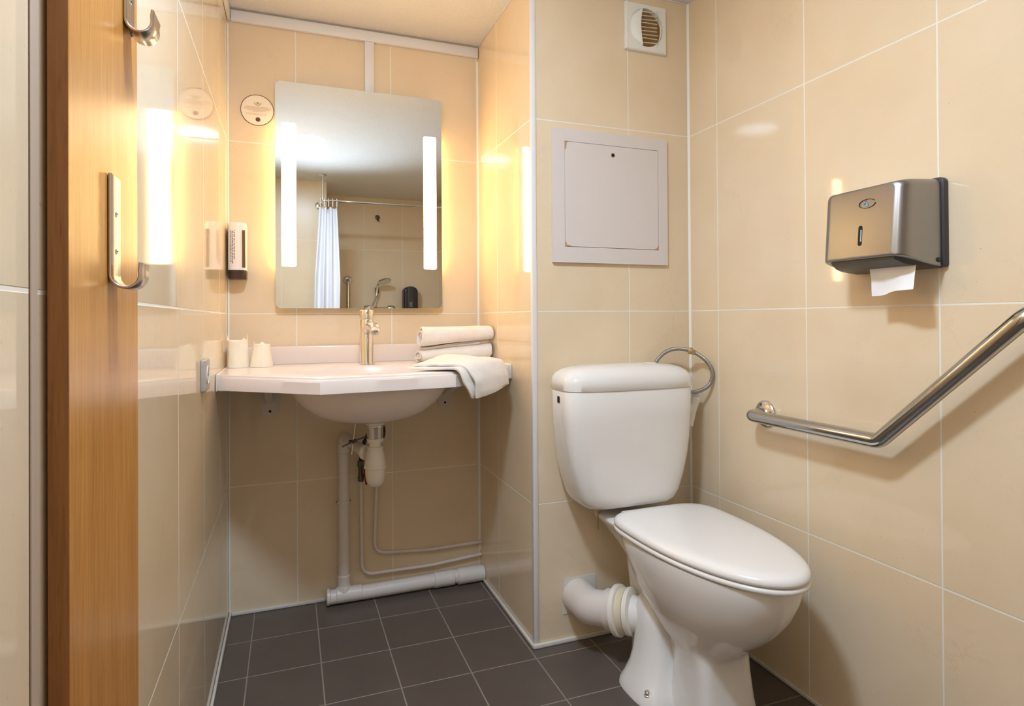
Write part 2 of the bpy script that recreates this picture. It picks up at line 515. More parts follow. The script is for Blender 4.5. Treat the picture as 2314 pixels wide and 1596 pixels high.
# ------------------------------------------------------------------ cable trunking
bm = one(box, XL + .0125, XA - .004, YB - .016, YB - .0008, 2.022, 2.058, .0015, 2)
tag(obj('cable_trunking', bm, M['trim_white']), 'horizontal white cable trunking along the top of niche back wall', 'trunking', 'white cable trunking')
bm = one(box, .262, .295, YB - .013, YB - .0008, 1.77, 2.0215, .0015, 2)
tag(obj('cable_trunking', bm, M['trim_white']), 'short vertical white cable trunking above the mirror', 'trunking', 'white cable trunking')
bm = one(box, XL + .0008, XL + .0115, .90, YB - .001, 2.026, 2.062, .0015, 2)
tag(obj('cable_trunking', bm, M['trim_white']), 'white cable trunking running along the top of left wall towards the corner', 'trunking', 'white cable trunking')

# ------------------------------------------------------------------ round sticker
sx, sz = -.101, 1.729; sy = YB - .0016
st = thing('sticker', 'round cream notice sticker with brown outline left of mirror', 'sticker', (sx, YB, sz))
bm = NB(); loft(bm, [ellipse_xz(sx, YB - .0004, sz, .0525, .0535, 56), ellipse_xz(sx, sy, sz, .0525, .0535, 56)])
obj('disc', bm, M['sticker'], st)
def ring_xz(bm, cx, cz, r0, r1, y0, y1, a0=0, a1=360, seg=48, sxx=1.0):
    n = seg
    full = abs(a1 - a0) >= 360
    pr = []
    for k in range(n + (0 if full else 1)):
        a = math.radians(a0 + (a1 - a0) * k / n)
        c, s = math.cos(a) * sxx, math.sin(a)
        pr.append([(cx + r0 * c, y0, cz + r0 * s), (cx + r1 * c, y0, cz + r1 * s), (cx + r1 * c, y1, cz + r1 * s), (cx + r0 * c, y1, cz + r0 * s)])
    if full: pr.append(pr[0])
    return loft(bm, pr, not full, not full)
obj('outline', one(ring_xz, sx, sz, .0517, .0537, sy - .0006, sy + .0002), M['brown_ink'], st, label='dark brown outline')
bm = NB()
ring_xz(bm, sx + .001, sz + .0285, .0095, .0125, sy - .0005, sy, 195, 345, 20)
obj('gold_arc', bm, M['gold_ink'], st, label='gold smile-shaped arc')
bm = NB(); box(bm, sx - .003, sx + .005, sy - .0005, sy, sz + .0235, sz + .0262)
obj('dark_mark', bm, M['brown_ink'], st)
bm = NB()
for k, w in enumerate((.037, .044, .046, .040, .030, .016)):
    z = sz + .0115 - k * .0032
    box(bm, sx - w + random.uniform(0, .004), sx + w - random.uniform(0, .004), sy - .0004, sy, z - .0005, z + .0005)
for k in range(2):
    z = sz - .012 - k * .004
    box(bm, sx - .036, sx + .030, sy - .0004, sy, z - .0004, z + .0004)
obj('print_lines', bm, M['pale_ink'], st)
bm = NB(); lathe(bm, [(.0076, 0), (.0076, .0004), (.006, .0012), (.0001, .0018)], (sx + .002, sy, sz - .032), (0, -1, 0), 24)
obj('brown_dot', bm, M['brown_ink'], st)

# ------------------------------------------------------------------ soap dispenser in the corner
sd = thing('soap_dispenser', 'slim white wall soap dispenser with dark brown base in niche corner', 'dispenser', (-.17, YB, 1.14))
def disp_ring(z, g=0.0, s=1.0):
    # D-shaped section, back on the back wall
    o = []
    x0, x1, yb, yf = -.190, -.1335, YB - .012, YB - .078
    cx = (x0 + x1) / 2; hw = (x1 - x0) / 2
    pts = [(x0, yb), (x0, yf + .02)]
    for k in range(1, 12):
        a = PI + PI * k / 12
        pts.append((cx + hw * math.cos(a), yf + .02 + .02 * math.sin(a)))
    pts += [(x1, yf + .02), (x1, yb)]
    return [(cx + (p[0] - cx) * s, yb + (p[1] - yb) * s, z) for p in pts]
obj('wall_bracket', one(box, -.186, -.142, YB - .012, YB - .0008, 1.15, 1.318, .003, 2), M['grey_plastic'], sd)
bm = NB(); loft(bm, [disp_ring(1.1695), disp_ring(1.318), disp_ring(1.324, s=.985), disp_ring(1.327, s=.93)])
obj('bottle', bm, M['white_plastic'], sd)
bm = NB(); loft(bm, [disp_ring(1.1405, s=.95), disp_ring(1.143, s=.985), disp_ring(1.169, s=.985)])
obj('base_cap', bm, M['dark_brown'], sd, label='dark brown base cap')
bm = NB(); box(bm, -.1465, -.1362, YB - .0752, YB - .062, 1.178, 1.302, .001, 1)
obj('level_window', bm, M['window_brown'], sd, label='brown level window')
bm = NB()
yfr = YB - .078
for col, (x, h0, h1) in enumerate(((-.1795, 1.195, 1.300), (-.1745, 1.190, 1.298), (-.1695, 1.205, 1.302))):
    z = h0
    while z < h1:
        l = random.uniform(.003, .011)
        # follow the rounded front
        cx = (-.190 - .1335) / 2; hw = .02825
        u = (x - cx) / hw
        yy = yfr + .02 - .02 * math.sqrt(max(0, 1 - u * u))
        box(bm, x - .0012, x + .0012, yy - .0006, yy + .003, z, min(z + l, h1))
        z += l + random.uniform(.0015, .003)
obj('print_lines', bm, M['dark_ink'], sd)

# ------------------------------------------------------------------ socket on the left wall
ys, zs = 1.618, .871
sk = thing('power_socket', 'pearl grey power socket on left wall beside the counter', 'socket', (XL, ys, zs))
bm = NB(); soft_prism(bm, rrect(ys - .042, ys + .042, zs - .038, zs + .038, .004, 3), 'x', XL + .0006, XL + .0105, .003)
obj('cover_plate', bm, M['grey_plastic'], sk)
bm = NB(); lathe(bm, [(.0225, 0), (.0225, .0012), (.021, .0018), (.019, .0012), (.0185, -.0)], (XL + .0105, ys, zs), (1, 0, 0), 36, True, True)
obj('socket_ring', bm, M['white_plastic'], sk, label='white socket ring')
bm = NB(); lathe(bm, [(.0183, 0), (.0183, .0004)], (XL + .0106, ys, zs), (1, 0, 0), 36)
obj('socket_well', bm, M['grey_plastic'], sk)
bm = NB(); lathe(bm, [(.0025, 0), (.0025, .0022), (.001, .003)], (XL + .0108, ys, zs + .009), (1, 0, 0), 14)
obj('earth_pin', bm, M['chrome'], sk)
for dy in (-.0095, .0095):
    bm = NB(); lathe(bm, [(.0026, 0), (.0026, .0004)], (XL + .0109, ys + dy, zs), (1, 0, 0), 14)
    obj('contact_hole', bm, M['hole'], sk)

# ------------------------------------------------------------------ vanity basin
CT = .849
ws = thing('washbasin', 'pinkish white vanity basin with angled counter spanning the niche', 'washbasin', (.25, YB, CT - .05))
K0, K1, K2, K3 = (XL + .0025, 1.876), (.075, 1.655), (.452, 1.69), (XA - .0025, 1.885)
KB0, KB1 = (XA - .0025, YB - .0015), (XL + .0025, YB - .0015)
outl = [K0, K1, K2, K3, KB0, KB1]
bcx, bcy, brx, bry = .228, 1.895, .205, .150
def counter_top():
    bm = NB()
    def dense(pts, m):
        o = []
        for i in range(len(pts)):
            a, b = pts[i], pts[(i + 1) % len(pts)]
            for k in range(m): o.append((a[0] + (b[0] - a[0]) * k / m, a[1] + (b[1] - a[1]) * k / m))
        return o
    outer = dense(outl, 16)
    # reorder the ellipse so that it matches by angle
    def ang(p): return math.atan2(p[1] - bcy, p[0] - bcx)
    angs = [ang(p) for p in outer]
    def shrink(p, s, z): return (p[0] + (bcx - p[0]) * 0 , p[1], z)
    def inset(pts, dd):
        n = len(outl); res = []
        c = (sum(p[0] for p in outl) / n, sum(p[1] for p in outl) / n)
        # only the three front edges are profiled
        for p in pts:
            f = 1 if p[1] < YB - .05 and (p[1] < 1.9) else 0
            dx, dy = c[0] - p[0], c[1] - p[1]; L = math.hypot(dx, dy)
            g = f
            res.append((p[0] + (dx / L * dd * g if abs(p[0] - XL) > .02 and abs(p[0] - XA) > .02 else 0), p[1] + dy / L * dd * g))
        return res
    def ring(pts, z): return [(p[0], p[1], z) for p in pts]
    rings = []
    ell0 = lambda s, z: [(bcx + brx * s * math.cos(a), bcy + bry * s * math.sin(a), z) for a in angs]
    rings.append(ring(inset(outer, .012), CT - .046))
    rings.append(ring(outer, CT - .044))
    rings.append(ring(outer, CT - .013))
    rings.append(ring(inset(outer, .003), CT - .008))
    rings.append(ring(inset(outer, .007), CT - .0065))
    rings.append(ring(inset(outer, .0085), CT - .002))
    rings.append(ring(inset(outer, .013), CT))
    # top: blend to the basin lip
    e = ell0(1.07, CT)
    rings.append(e)
    rings.append(ell0(1.02, CT - .003))
    rings.append(ell0(.985, CT - .012))
    rings.append(ell0(.95, CT - .035)); rings.append(ell0(.88, CT - .07)); rings.append(ell0(.72, CT - .105))
    rings.append(ell0(.5, CT - .128)); rings.append(ell0(.25, CT - .138)); rings.append(ell0(.10, CT - .141))
    loft(bm, rings, False, True)
    # underside of the slab down to the bowl
    return bm
obj('counter', counter_top(), M['counter'], ws, sharp=30)
bm = NB()
def ell(s, z, m=56): return [(bcx + .01 + (brx + .022) * s * math.cos(2 * PI * k / m), bcy + .01 + (bry + .018) * s * math.sin(2 * PI * k / m), z) for k in range(m)]
loft(bm, [ell(1.06, CT - .0455), ell(1.04, CT - .060), ell(.98, CT - .083), ell(.88, CT - .108), ell(.74, CT - .132), ell(.56, CT - .150), ell(.36, CT - .160), ell(.2, CT - .164)], True, True)
obj('bowl', bm, M['counter'], ws)
bm = NB(); box(bm, XL + .003, XA - .003, YB - .022, YB - .0015, CT - .001, CT + .063, .005, 3)
obj('backsplash', bm, M['counter'], ws)
# overflow ring on the right inner side of the bowl
bm = NB(); lathe(bm, [(.011, 0), (.011, .003), (.0085, .004), (.006, .002), (.006, .0)], (.2715, 1.762, CT - .018), (0, .80, .6), 24)
ov = obj('overflow_ring', bm, M['chrome'], ws, label='chrome overflow ring')
bm = NB(); lathe(bm, [(.0062, 0), (.0062, .0016)], (.2715, 1.762, CT - .018), (0, .80, .6), 20)
obj('overflow_hole', bm, M['hole'], ov)
for x in (XL + .0008, XA - .0058):
    y0 = 1.875 if x < 0 else 1.884
    obj('edge_seal', one(box, x, x + .005, y0 - .004, YB - .03, CT - .047, CT + .002, .0015, 1), M['silicone'], ws, label='white sealant along the wall')

# brackets under the counter
def bracket(xa, xb, za, label):
    b = thing('shelf_bracket', label, 'bracket', ((xa + xb) / 2, YB, za), 'counter support brackets')
    w = xb - xa; zt = CT - .0475
    bm = NB()
    prism(bm, [(xa, zt), (xb, zt), (xb - w * .22, za + .005), (xb - w * .27, za), (xa + w * .27, za), (xa + w * .22, za + .005)], 'y', YB - .006, YB - .0012)
    box(bm, xa + w * .3, xb - w * .3, YB - .30, YB - .004, zt - .006, zt, .001, 1)
    loft(bm, [[(xa + w * .36, YB - .006, zt - .006), (xb - w * .36, YB - .006, zt - .006), (xb - w * .36, YB - .006, za + .045), (xa + w * .36, YB - .006, za + .045)],
              [(xa + w * .38, YB - .28, zt - .006), (xb - w * .38, YB - .28, zt - .006), (xb - w * .38, YB - .28, zt - .012), (xa + w * .38, YB - .28, zt - .012)]])
    obj('plate', bm, M['paint_pipe'], b)
    bm = NB(); lathe(bm, [(.0042, 0), (.0042, .001), (.002, .002)], ((xa + xb) / 2, YB - .006, za + .017), (0, -1, 0), 16)
    obj('screw', bm, M['hole'], b, label='dark screw head')
bracket(-.108, -.020, .670, 'painted steel bracket under the left end of the basin counter')
bracket(.513, .600, .668, 'painted steel bracket under the counter below the towels')

# ------------------------------------------------------------------ tap
fx, fy = .2465, 2.085
tp = thing('tap', 'chrome single lever basin tap standing behind the bowl', 'tap', (fx, fy, CT))
bm = NB(); lathe(bm, [(.024, 0), (.024, .007), (.0225, .010), (.0225, .152), (.0215, .154)], (fx, fy, CT), (0, 0, 1), 40)
obj('tap_body', bm, M['chrome'], tp)
bm = NB(); lathe(bm, [(.0212, .1545), (.0232, .156), (.0232, .183), (.0215, .186), (.0001, .1875)], (fx, fy, CT), (0, 0, 1), 40)
lv = obj('lever_cap', bm, M['chrome'], tp)
bm = NB(); tube(bm, [(fx, fy - .005, CT + .186), (fx + .004, fy - .03, CT + .192), (fx + .009, fy - .07, CT + .192)], [.006, .0055, .0065], 14)
obj('lever', bm, M['chrome'], lv)
bm = NB(); p = smooth_path([(fx, fy - .015, CT + .118), (fx + .004, fy - .06, CT + .130), (fx + .010, fy - .115, CT + .126), (fx + .012, fy - .128, CT + .118)], 6)
tube(bm, p, [.0165] * (len(p) - 3) + [.016, .0155, .014], 22)
obj('spout', bm, M['chrome'], tp)
bm = NB(); lathe(bm, [(.0125, 0), (.0125, .008), (.010, .0085), (.009, .004)], (fx + .011, fy - .122, CT + .112), (0, 0, -1), 24)
obj('aerator', bm, M['worn_chrome'], tp)

# ------------------------------------------------------------------ wrapped cups
def cup(cx, cy, rb, rt, h, ears, label, seed):
    rnd = random.Random(seed)
    bm = NB(); seg = 40; rings = []
    levels = 9
    ph = [rnd.uniform(0, 6.28) for _ in range(6)]
    for i in range(levels + 1):
        f = i / levels
        r = rb + (rt - rb) * f
        ring = []
        for k in range(seg):
            a = 2 * PI * k / seg
            w = 1 + .03 * math.sin(3 * a + ph[0] + f * 2) + .012 * math.sin(7 * a + ph[1]) * f + .012 * math.sin(11 * a + ph[2])
            z = CT + .0006 + h * f
            if i >= levels - 1:
                for ea, eh, ew in ears:
                    dd = (a - ea + PI) % (2 * PI) - PI
                    z += eh * math.exp(-(dd / ew) ** 2) * (1 if i == levels else .15)
                w *= 1 if i < levels else 1.01
            ring.append((cx + r * w * math.cos(a), cy + r * w * math.sin(a), z))
        rings.append(ring)
    top = rings[-1]
    rings.append([(cx + (p[0] - cx) * .86, cy + (p[1] - cy) * .86, min(p[2], CT + h) - .004) for p in top])
    rings.append([(cx + (p[0] - cx) * .4, cy + (p[1] - cy) * .4, CT + h - .006) for p in top])
    loft(bm, rings, True, True)
    return tag(obj('wrapped_cup', bm, M['wrapper'], sharp=60), label, 'cup', 'paper wrapped cups')
cup(-.1585, 2.150, .0335, .0300, .088, ((PI * .95, .020, .20), (PI * 1.93, .026, .14), (PI * 1.5, -.007, .5), (PI * 1.72, .010, .2)), 'taller paper-wrapped cup in the corner of the basin counter', 3)
cup(-.0855, 2.150, .0365, .0255, .074, ((PI * 1.08, .012, .18), (PI * 1.95, -.005, .4), (PI * .5, .008, .2)), 'shorter paper-wrapped cup standing nearer the mirror centre on counter', 5)

# ------------------------------------------------------------------ towels
def towel_roll(x0, x1, yc, zb, hh0, hh1, hy, zlift, label, seed):
    """rolled towel along x: spiral band section; hh0/hh1 half heights at both ends"""
    rnd = random.Random(seed)
    turns = 2.6; n = 90; th = .0075
    bm = NB(); steps = 14; rings = []
    for s in range(steps + 1):
        f = s / steps
        x = x0 + (x1 - x0) * f
        hh = hh0 + (hh1 - hh0) * f
        zc = zb + hh + zlift(f)
        outer, inner = [], []
        for k in range(n + 1):
            q = k / n
            a = -PI / 2 + turns * 2 * PI * q + .12 * math.sin(f * 5 + seed)
            rr = 1 - .72 * q
            c, si = math.cos(a), math.sin(a)
            e = 2.5
            cc = math.copysign(abs(c) ** (2 / e), c); ss = math.copysign(abs(si) ** (2 / e), si)
            wob = 1 + .02 * math.sin(2 * a + 9 * f + seed) + .012 * math.sin(5 * a - 14 * f)
            ex = -.006 * math.sin(q * 9 + seed) * (1 - 2 * f) if s in (0, steps) else 0
            outer.append((x + ex, yc + hy * rr * cc * wob, zc + hh * rr * ss * wob))
            ri = max(rr - th / hh * .9, .05)
            inner.append((x + ex, yc + hy * (rr - th / hy * .9) * cc * wob, zc + hh * ri * ss * wob))
        rings.append(outer + inner[::-1])
    loft(bm, rings, False, False)
    # end caps as quads between outer and inner curves
    bm.verts.ensure_lookup_table()
    m = 2 * (n + 1)
    for base, flip in ((0, False), (steps * m, True)):
        for k in range(n):
            q = [bm.verts[base + k], bm.verts[base + k + 1], bm.verts[base + m - 2 - k], bm.verts[base + m - 1 - k]]
            try: bm.faces.new(q if not flip else q[::-1])
            except ValueError: pass
    # core so that one cannot look through
    loft(bm, [[(x0 + .012, yc + hy * .45 * math.cos(a), zb + hh0 + zlift(0) + hh0 * .45 * math.sin(a)) for a in [2 * PI * k / 20 for k in range(20)]],
              [(x1 - .012, yc + hy * .45 * math.cos(a), zb + hh1 + zlift(1) + hh1 * .45 * math.sin(a)) for a in [2 * PI * k / 20 for k in range(20)]]])
    return tag(obj('rolled_towel', bm, M['terry'], sharp=55), label, 'towel', 'rolled white towels')
towel_roll(.428, .686, 2.095, CT + .001, .0225, .0345, .052, lambda f: 0, 'lower of two rolled white towels stacked at right of basin', 1)
towel_roll(.432, .688, 2.095, CT + .002, .0430, .0300, .055, lambda f: .0445 + .0265 * f, 'upper of two rolled white towels stacked at right of basin', 4)

def sheet(bm, rows, sub, th, wob=.002, seed=0):
    """closed thin sheet through a grid of control points (rows of points), Catmull-Rom in both directions"""
    R = [smooth_path(r, sub) for r in rows]
    cols = list(zip(*R))
    C = [smooth_path(c, sub) for c in cols]
    nu, nv = len(C), len(C[0])
    def nrm(i, j):
        a = C[min(i + 1, nu - 1)][j] - C[max(i - 1, 0)][j]
        b = C[i][min(j + 1, nv - 1)] - C[i][max(j - 1, 0)]
        n = a.cross(b); return n.normalized() if n.length > 1e-9 else Vector((0, 0, 1))
    top, bot = {}, {}
    for i in range(nu):
        for j in range(nv):
            p = C[i][j]; n = nrm(i, j)
            w = wob * noise.noise(Vector((p.x * 30 + seed, p.y * 30, p.z * 30)))
            edge = min(i, nu - 1 - i, j, nv - 1 - j)
            tt = th * (.45 if edge == 0 else .85 if edge == 1 else 1)
            top[i, j] = bm.verts.new(p + n * (tt / 2 + w)); bot[i, j] = bm.verts.new(p - n * (tt / 2 - w))
    for i in range(nu - 1):
        for j in range(nv - 1):
            bm.faces.new((top[i, j], top[i + 1, j], top[i + 1, j + 1], top[i, j + 1]))
            bm.faces.new((bot[i, j], bot[i, j + 1], bot[i + 1, j + 1], bot[i + 1, j]))
    for i in range(nu - 1):
        bm.faces.new((top[i, 0], bot[i, 0], bot[i + 1, 0], top[i + 1, 0]))
        bm.faces.new((top[i, nv - 1], top[i + 1, nv - 1], bot[i + 1, nv - 1], bot[i, nv - 1]))
    for j in range(nv - 1):
        bm.faces.new((top[0, j], top[0, j + 1], bot[0, j + 1], bot[0, j]))
        bm.faces.new((top[nu - 1, j], bot[nu - 1, j], bot[nu - 1, j + 1], top[nu - 1, j + 1]))
    return bm
bm = NB()
lo = CT + .0075
sheet(bm, [[(.325, 1.765, lo), (.420, 1.86, lo + .004), (.488, 1.925, lo + .014)],
           [(.395, 1.725, lo), (.490, 1.80, lo + .004), (.572, 1.900, lo + .006)],
           [(.452, 1.680, lo - .001), (.545, 1.752, lo + .002), (.636, 1.850, lo + .002)],
           [(.474, 1.670, CT - .036), (.560, 1.742, CT - .028), (.648, 1.828, CT - .024)],
           [(.500, 1.690, CT - .080), (.570, 1.742, CT - .072), (.646, 1.812, CT - .058)]], 6, .012, .003, 2)
sheet(bm, [[(.345, 1.775, lo + .007), (.430, 1.87, lo + .022), (.482, 1.930, lo + .030)],
           [(.405, 1.735, lo + .012), (.495, 1.81, lo + .020), (.572, 1.900, lo + .020)],
           [(.470, 1.690, lo + .009), (.550, 1.752, lo + .016), (.640, 1.846, lo + .013)],
           [(.503, 1.672, CT - .024), (.572, 1.732, CT - .015), (.655, 1.815, CT - .014)],
           [(.512, 1.682, CT - .079), (.580, 1.733, CT - .071), (.654, 1.802, CT - .055)]], 6, .012, .003, 9)
tag(obj('draped_towel', bm, M['terry'], sharp=70), 'folded white towel draped over the front edge of basin counter', 'towel')

# ------------------------------------------------------------------ basin drain and pipes
tx, ty = .262, 2.005
tr = thing('basin_trap', 'white plastic bottle trap under the basin with chrome waste', 'trap', (tx, ty, .455))
bm = NB(); lathe(bm, [(.030, .700), (.028, .678), (.0275, .668), (.032, .664), (.032, .658)], (tx, ty, 0), (0, 0, 1), 36)
obj('waste_flange', bm, M['pvc_white'], tr)
bm = NB(); lathe(bm, [(.0335, .6575), (.0335, .654), (.0275, .652), (.0265, .648), (.0265, .620), (.0255, .614)], (tx, ty, 0), (0, 0, 1), 36)
obj('waste_body', bm, M['worn_chrome'], tr, label='dull chrome waste body')
bm = NB(); lathe(bm, [(.0265, .6138), (.0275, .611), (.026, .602), (.0195, .601), (.0195, .586)], (tx, ty, 0), (0, 0, 1), 36)
obj('inlet_nut', bm, M['pvc_white'], tr)
bm = NB(); lathe(bm, [(.024, .588), (.0265, .586), (.0265, .572), (.0285, .568), (.0335, .535), (.0345, .528), (.0345, .526)], (tx, ty, 0), (0, 0, 1), 36)
obj('trap_body', bm, M['pvc_white'], tr)
bm = NB(); lathe(bm, [(.0355, .5258), (.0362, .524), (.0362, .518), (.0325, .516), (.0315, .494), (.030, .480), (.026, .468), (.019, .459), (.010, .455), (.0001, .454)], (tx, ty, 0), (0, 0, 1), 36)
obj('trap_cup', bm, M['pvc_white'], tr)
bm = NB(); lathe(bm, [(.023, 0), (.0245, .004), (.0245, .014), (.020, .016)], (tx - .022, ty + .022, .563), (-.6, .75, 0), 28)
obj('outlet_nut', bm, M['pvc_white'], tr)

px, py = .178, 2.213
vw = thing('waste_pipe', 'upright grey-white waste pipe rising from floor pipe to basin trap', 'pipe', (px, py, .05))
bm = NB(); pth = fillet([(tx - .030, ty + .030, .563), (px + .005, py - .010, .587), (px, py, .560), (px, py, .052)], [.018, .02], 8)
tube(bm, pth, .0185, 24)
obj('pipe', bm, M['pvc'], vw)
for z0, z1 in ((.530, .566), (.058, .098)):
    bm = NB(); lathe(bm, [(.0190, z0), (.0215, z0 + .002), (.0215, z1 - .003), (.0190, z1)], (px, py, 0), (0, 0, 1), 28)
    obj('collar', bm, M['pvc'], vw)
pc = thing('pipe_clip', 'small plastic clip holding the upright waste pipe to niche wall', 'clip', (px, YB, .357))
bm = NB(); lathe(bm, [(.0192, 0), (.0212, .0005), (.0212, .0095), (.0192, .010)], (px, py, .352), (0, 0, 1), 28)
obj('band', bm, M['pvc'], pc)
for s in (-1, 1):
    obj('ear', one(box, px + s * .020 - .006, px + s * .020 + .006, YB - .030, YB - .020, .353, .361, .002, 2), M['pvc'], pc)
    bm = NB(); lathe(bm, [(.0028, 0), (.0028, .004)], (px + s * .022, YB - .0302, .357), (0, -1, 0), 12)
    obj('screw', bm, M['dark_metal'], pc)
bm = NB(); box(bm, px - .006, px + .006, py + .016, YB - .001, .353, .361)
obj('foot', bm, M['pvc'], pc)

hp = thing('floor_waste_pipe', 'thick grey-white waste pipe lying along the niche floor', 'pipe', (.4, 2.205, .0))
hy, hz, hr = 2.205, .028, .0245
bm = NB(); tube(bm, [(.125, hy, hz), (.3, hy, hz), (XA - .001, hy, hz + .004)], hr, 28)
obj('pipe', bm, M['pvc'], hp)
for a, b, rr in ((.118, .131, .0285), (.150, .240, .0265), (.500, .578, .0275), (.590, XA - .0008, .0290)):
    bm = NB(); lathe(bm, [(hr - .001, 0), (rr, .002), (rr, b - a - .003), (hr - .001, b - a)], (a, hy, hz + .002), (1, 0, 0), 28)
    obj('coupling', bm, M['pvc'], hp)
bm = NB(); lathe(bm, [(.027, .028), (.027, .046), (.0225, .060)], (px, hy + .004, 0), (0, 0, 1), 28)
obj('branch', bm, M['pvc'], hp)

s1 = fillet([(.3015, 2.19, .640), (.3015, 2.226, .52), (.292, 2.232, .30), (.288, 2.234, .150), (.50, 2.234, .135), (XA - .001, 2.234, .138)], [.03, .05, .045, .05], 8)
bm = NB(); tube(bm, s1, .0062, 14)
tag(obj('supply_pipe', bm, M['paint_pipe']), 'thin painted water pipe bending right, upper of the two below trap', 'pipe', 'thin painted supply pipes')
s2 = fillet([(.240, 2.228, .418), (.242, 2.232, .24), (.243, 2.234, .078), (.50, 2.234, .076), (XA - .001, 2.234, .090)], [.05, .045, .05], 8)
bm = NB(); tube(bm, s2, .0062, 14)
tag(obj('supply_pipe', bm, M['paint_pipe']), 'thin painted water pipe bending right, lower of the two below valve', 'pipe', 'thin painted supply pipes')

vx, vy = .240, 2.226
va = thing('stop_valve', 'small greenish brass stop valve with red handle beside the trap', 'valve', (vx, vy, .418))
bm = NB(); lathe(bm, [(.008, .4185), (.011, .421), (.011, .438), (.0085, .441), (.0085, .470), (.0115, .473), (.0115, .492), (.008, .495)], (vx, vy, 0), (0, 0, 1), 8)
obj('valve_body', bm, M['verdigris'], va)
bm = NB(); tube(bm, [(vx + .012, vy - .012, .448), (vx + .016, vy - .020, .440)], .008, 12)
tube(bm, [(vx + .010, vy - .022, .480), (vx + .015, vy - .024, .450), (vx + .017, vy - .024, .412)], [.0035, .008, .004], 10)
obj('lever_handle', bm, M['red'], va, label='red lever handle')
hs = smooth_path([(vx, vy, .493), (.243, 2.20, .545), (.252, 2.16, .585), (.262, 2.12, .63), (.250, 2.10, .690)], 8)
bm = NB(); tube(bm, hs, .0075, 12)
tag(obj('supply_hose', bm, M['black_rubber']), 'black flexible hose running up from the stop valve behind trap', 'hose')
hs = smooth_path([(.290, 2.10, .690), (.297, 2.05, .640), (.299, 2.08, .60), (.302, 2.16, .615), (.3015, 2.185, .632)], 8)
bm = NB(); tube(bm, hs, .0052, 10)
tag(obj('supply_hose', bm, M['black_rubber']), 'thin black hose hanging just right of the chrome waste', 'hose')
pr = thing('popup_linkage', 'thin metal pop-up rod linkage left of the basin waste', 'linkage', (.198, 2.06, .6))
bm = NB(); tube(bm, [(.213, 2.085, .690), (.193, 2.06, .555)], .0018, 8)
obj('lift_rod', bm, M['chrome'], pr)
bm = NB(); tube(bm, [(.162, 2.055, .583), (.200, 2.045, .602), (.236, 2.02, .618)], .0024, 8)
obj('pivot_rod', bm, M['dark_metal'], pr)
bm = NB(); lathe(bm, [(.0055, -.007), (.0055, .007)], (.2005, 2.060, .598), (.4, .2, .1), 10)
box(bm, .183, .193, 2.055, 2.063, .593, .603, .002, 1)
obj('clevis', bm, M['dark_metal'], pr)

# ------------------------------------------------------------------ access panel
ap = thing('access_panel', 'square white access panel on tiled wall above the toilet', 'panel', (.97, YT, 1.175))
yf = YT - .012
bm = NB()
fx0, fx1, fz0, fz1 = .761, 1.176, 1.176, 1.592
ix0, ix1, iz0, iz1 = .802, 1.1395, 1.226, 1.552
for a in ((fx0, ix0 - .0012, fz0, fz1), (ix1 + .0012, fx1, fz0, fz1), (ix0 - .0012, ix1 + .0012, fz0, iz0 - .0012), (ix0 - .0012, ix1 + .0012, iz1 + .0012, fz1)):
    box(bm, a[0], a[1], yf, YT - .0008, a[2], a[3])
obj('frame', bm, M['panel_white'], ap)
pd = obj('panel_door', one(box, ix0, ix1, yf - .0005, YT - .0012, iz0, iz1, .0008, 1), M['panel_white'], ap)
bm = NB(); lathe(bm, [(.0058, 0), (.0058, .0008)], (.971, yf - .0004, 1.5225), (0, -1, 0), 20)
obj('key_hole', bm, M['hole'], pd)
bm = NB(); ring_xz(bm, .971, 1.5225, .0055, .0072, yf - .0014, yf - .0004, seg=24)
obj('hole_rim', bm, M['chip_wood'], pd)
for (x, z, pts) in ((ix0, iz1, [(0, 0), (.010, 0), (.006, -.006), (.004, -.022), (0, -.026)]), (ix0, iz0, [(0, 0), (.022, 0), (.014, .004), (.005, .005), (.003, .014), (0, .014)]),
                    (ix1, iz0, [(0, 0), (0, .016), (-.005, .007), (-.010, .003), (-.020, 0)])):
    bm = NB(); prism(bm, [(x + a, z + b) for a, b in pts], 'y', yf - .0010, yf - .0004)
    obj('chipped_corner', bm, M['chip_wood'], pd, label='bare chipped corner')

# ------------------------------------------------------------------ air vent
vt = thing('air_vent', 'square ivory air vent with round grille near the ceiling', 'vent', (1.097, YT, 1.95))
vxc, vzc, hv = 1.0975, 1.951, .0765
rh = .0625
def plate_hole(bm, y0, y1):
    n = 64
    def sq(k):
        a = 2 * PI * k / n
        c, s = math.cos(a), math.sin(a)
        m = max(abs(c), abs(s))
        return (vxc + hv * c / m, vzc + hv * s / m)
    def ci(k): 
        a = 2 * PI * k / n
        return (vxc + rh * math.cos(a), vzc + rh * math.sin(a))
    rings = [[(ci(k)[0], y0, ci(k)[1]) for k in range(n)], [(sq(k)[0], y0, sq(k)[1]) for k in range(n)], [(sq(k)[0], y1 + .003, sq(k)[1]) for k in range(n)],
             [(vxc + (sq(k)[0] - vxc) * .965, y1, vzc + (sq(k)[1] - vzc) * .965) for k in range(n)], [(ci(k)[0], y1, ci(k)[1]) for k in range(n)], [(ci(k)[0], y0, ci(k)[1]) for k in range(n)]]
    return loft(bm, rings, False, False)
obj('plate', one(plate_hole, YT - .0010, YT - .016), M['vent'], vt)
bm = NB(); loft(bm, [ellipse_xz(vxc, YT - .0012, vzc, rh - .002, rh - .002), ellipse_xz(vxc, YT - .0020, vzc, rh - .002, rh - .002)])
obj('backing', bm, M['duct'], vt, label='dusty brown duct opening')
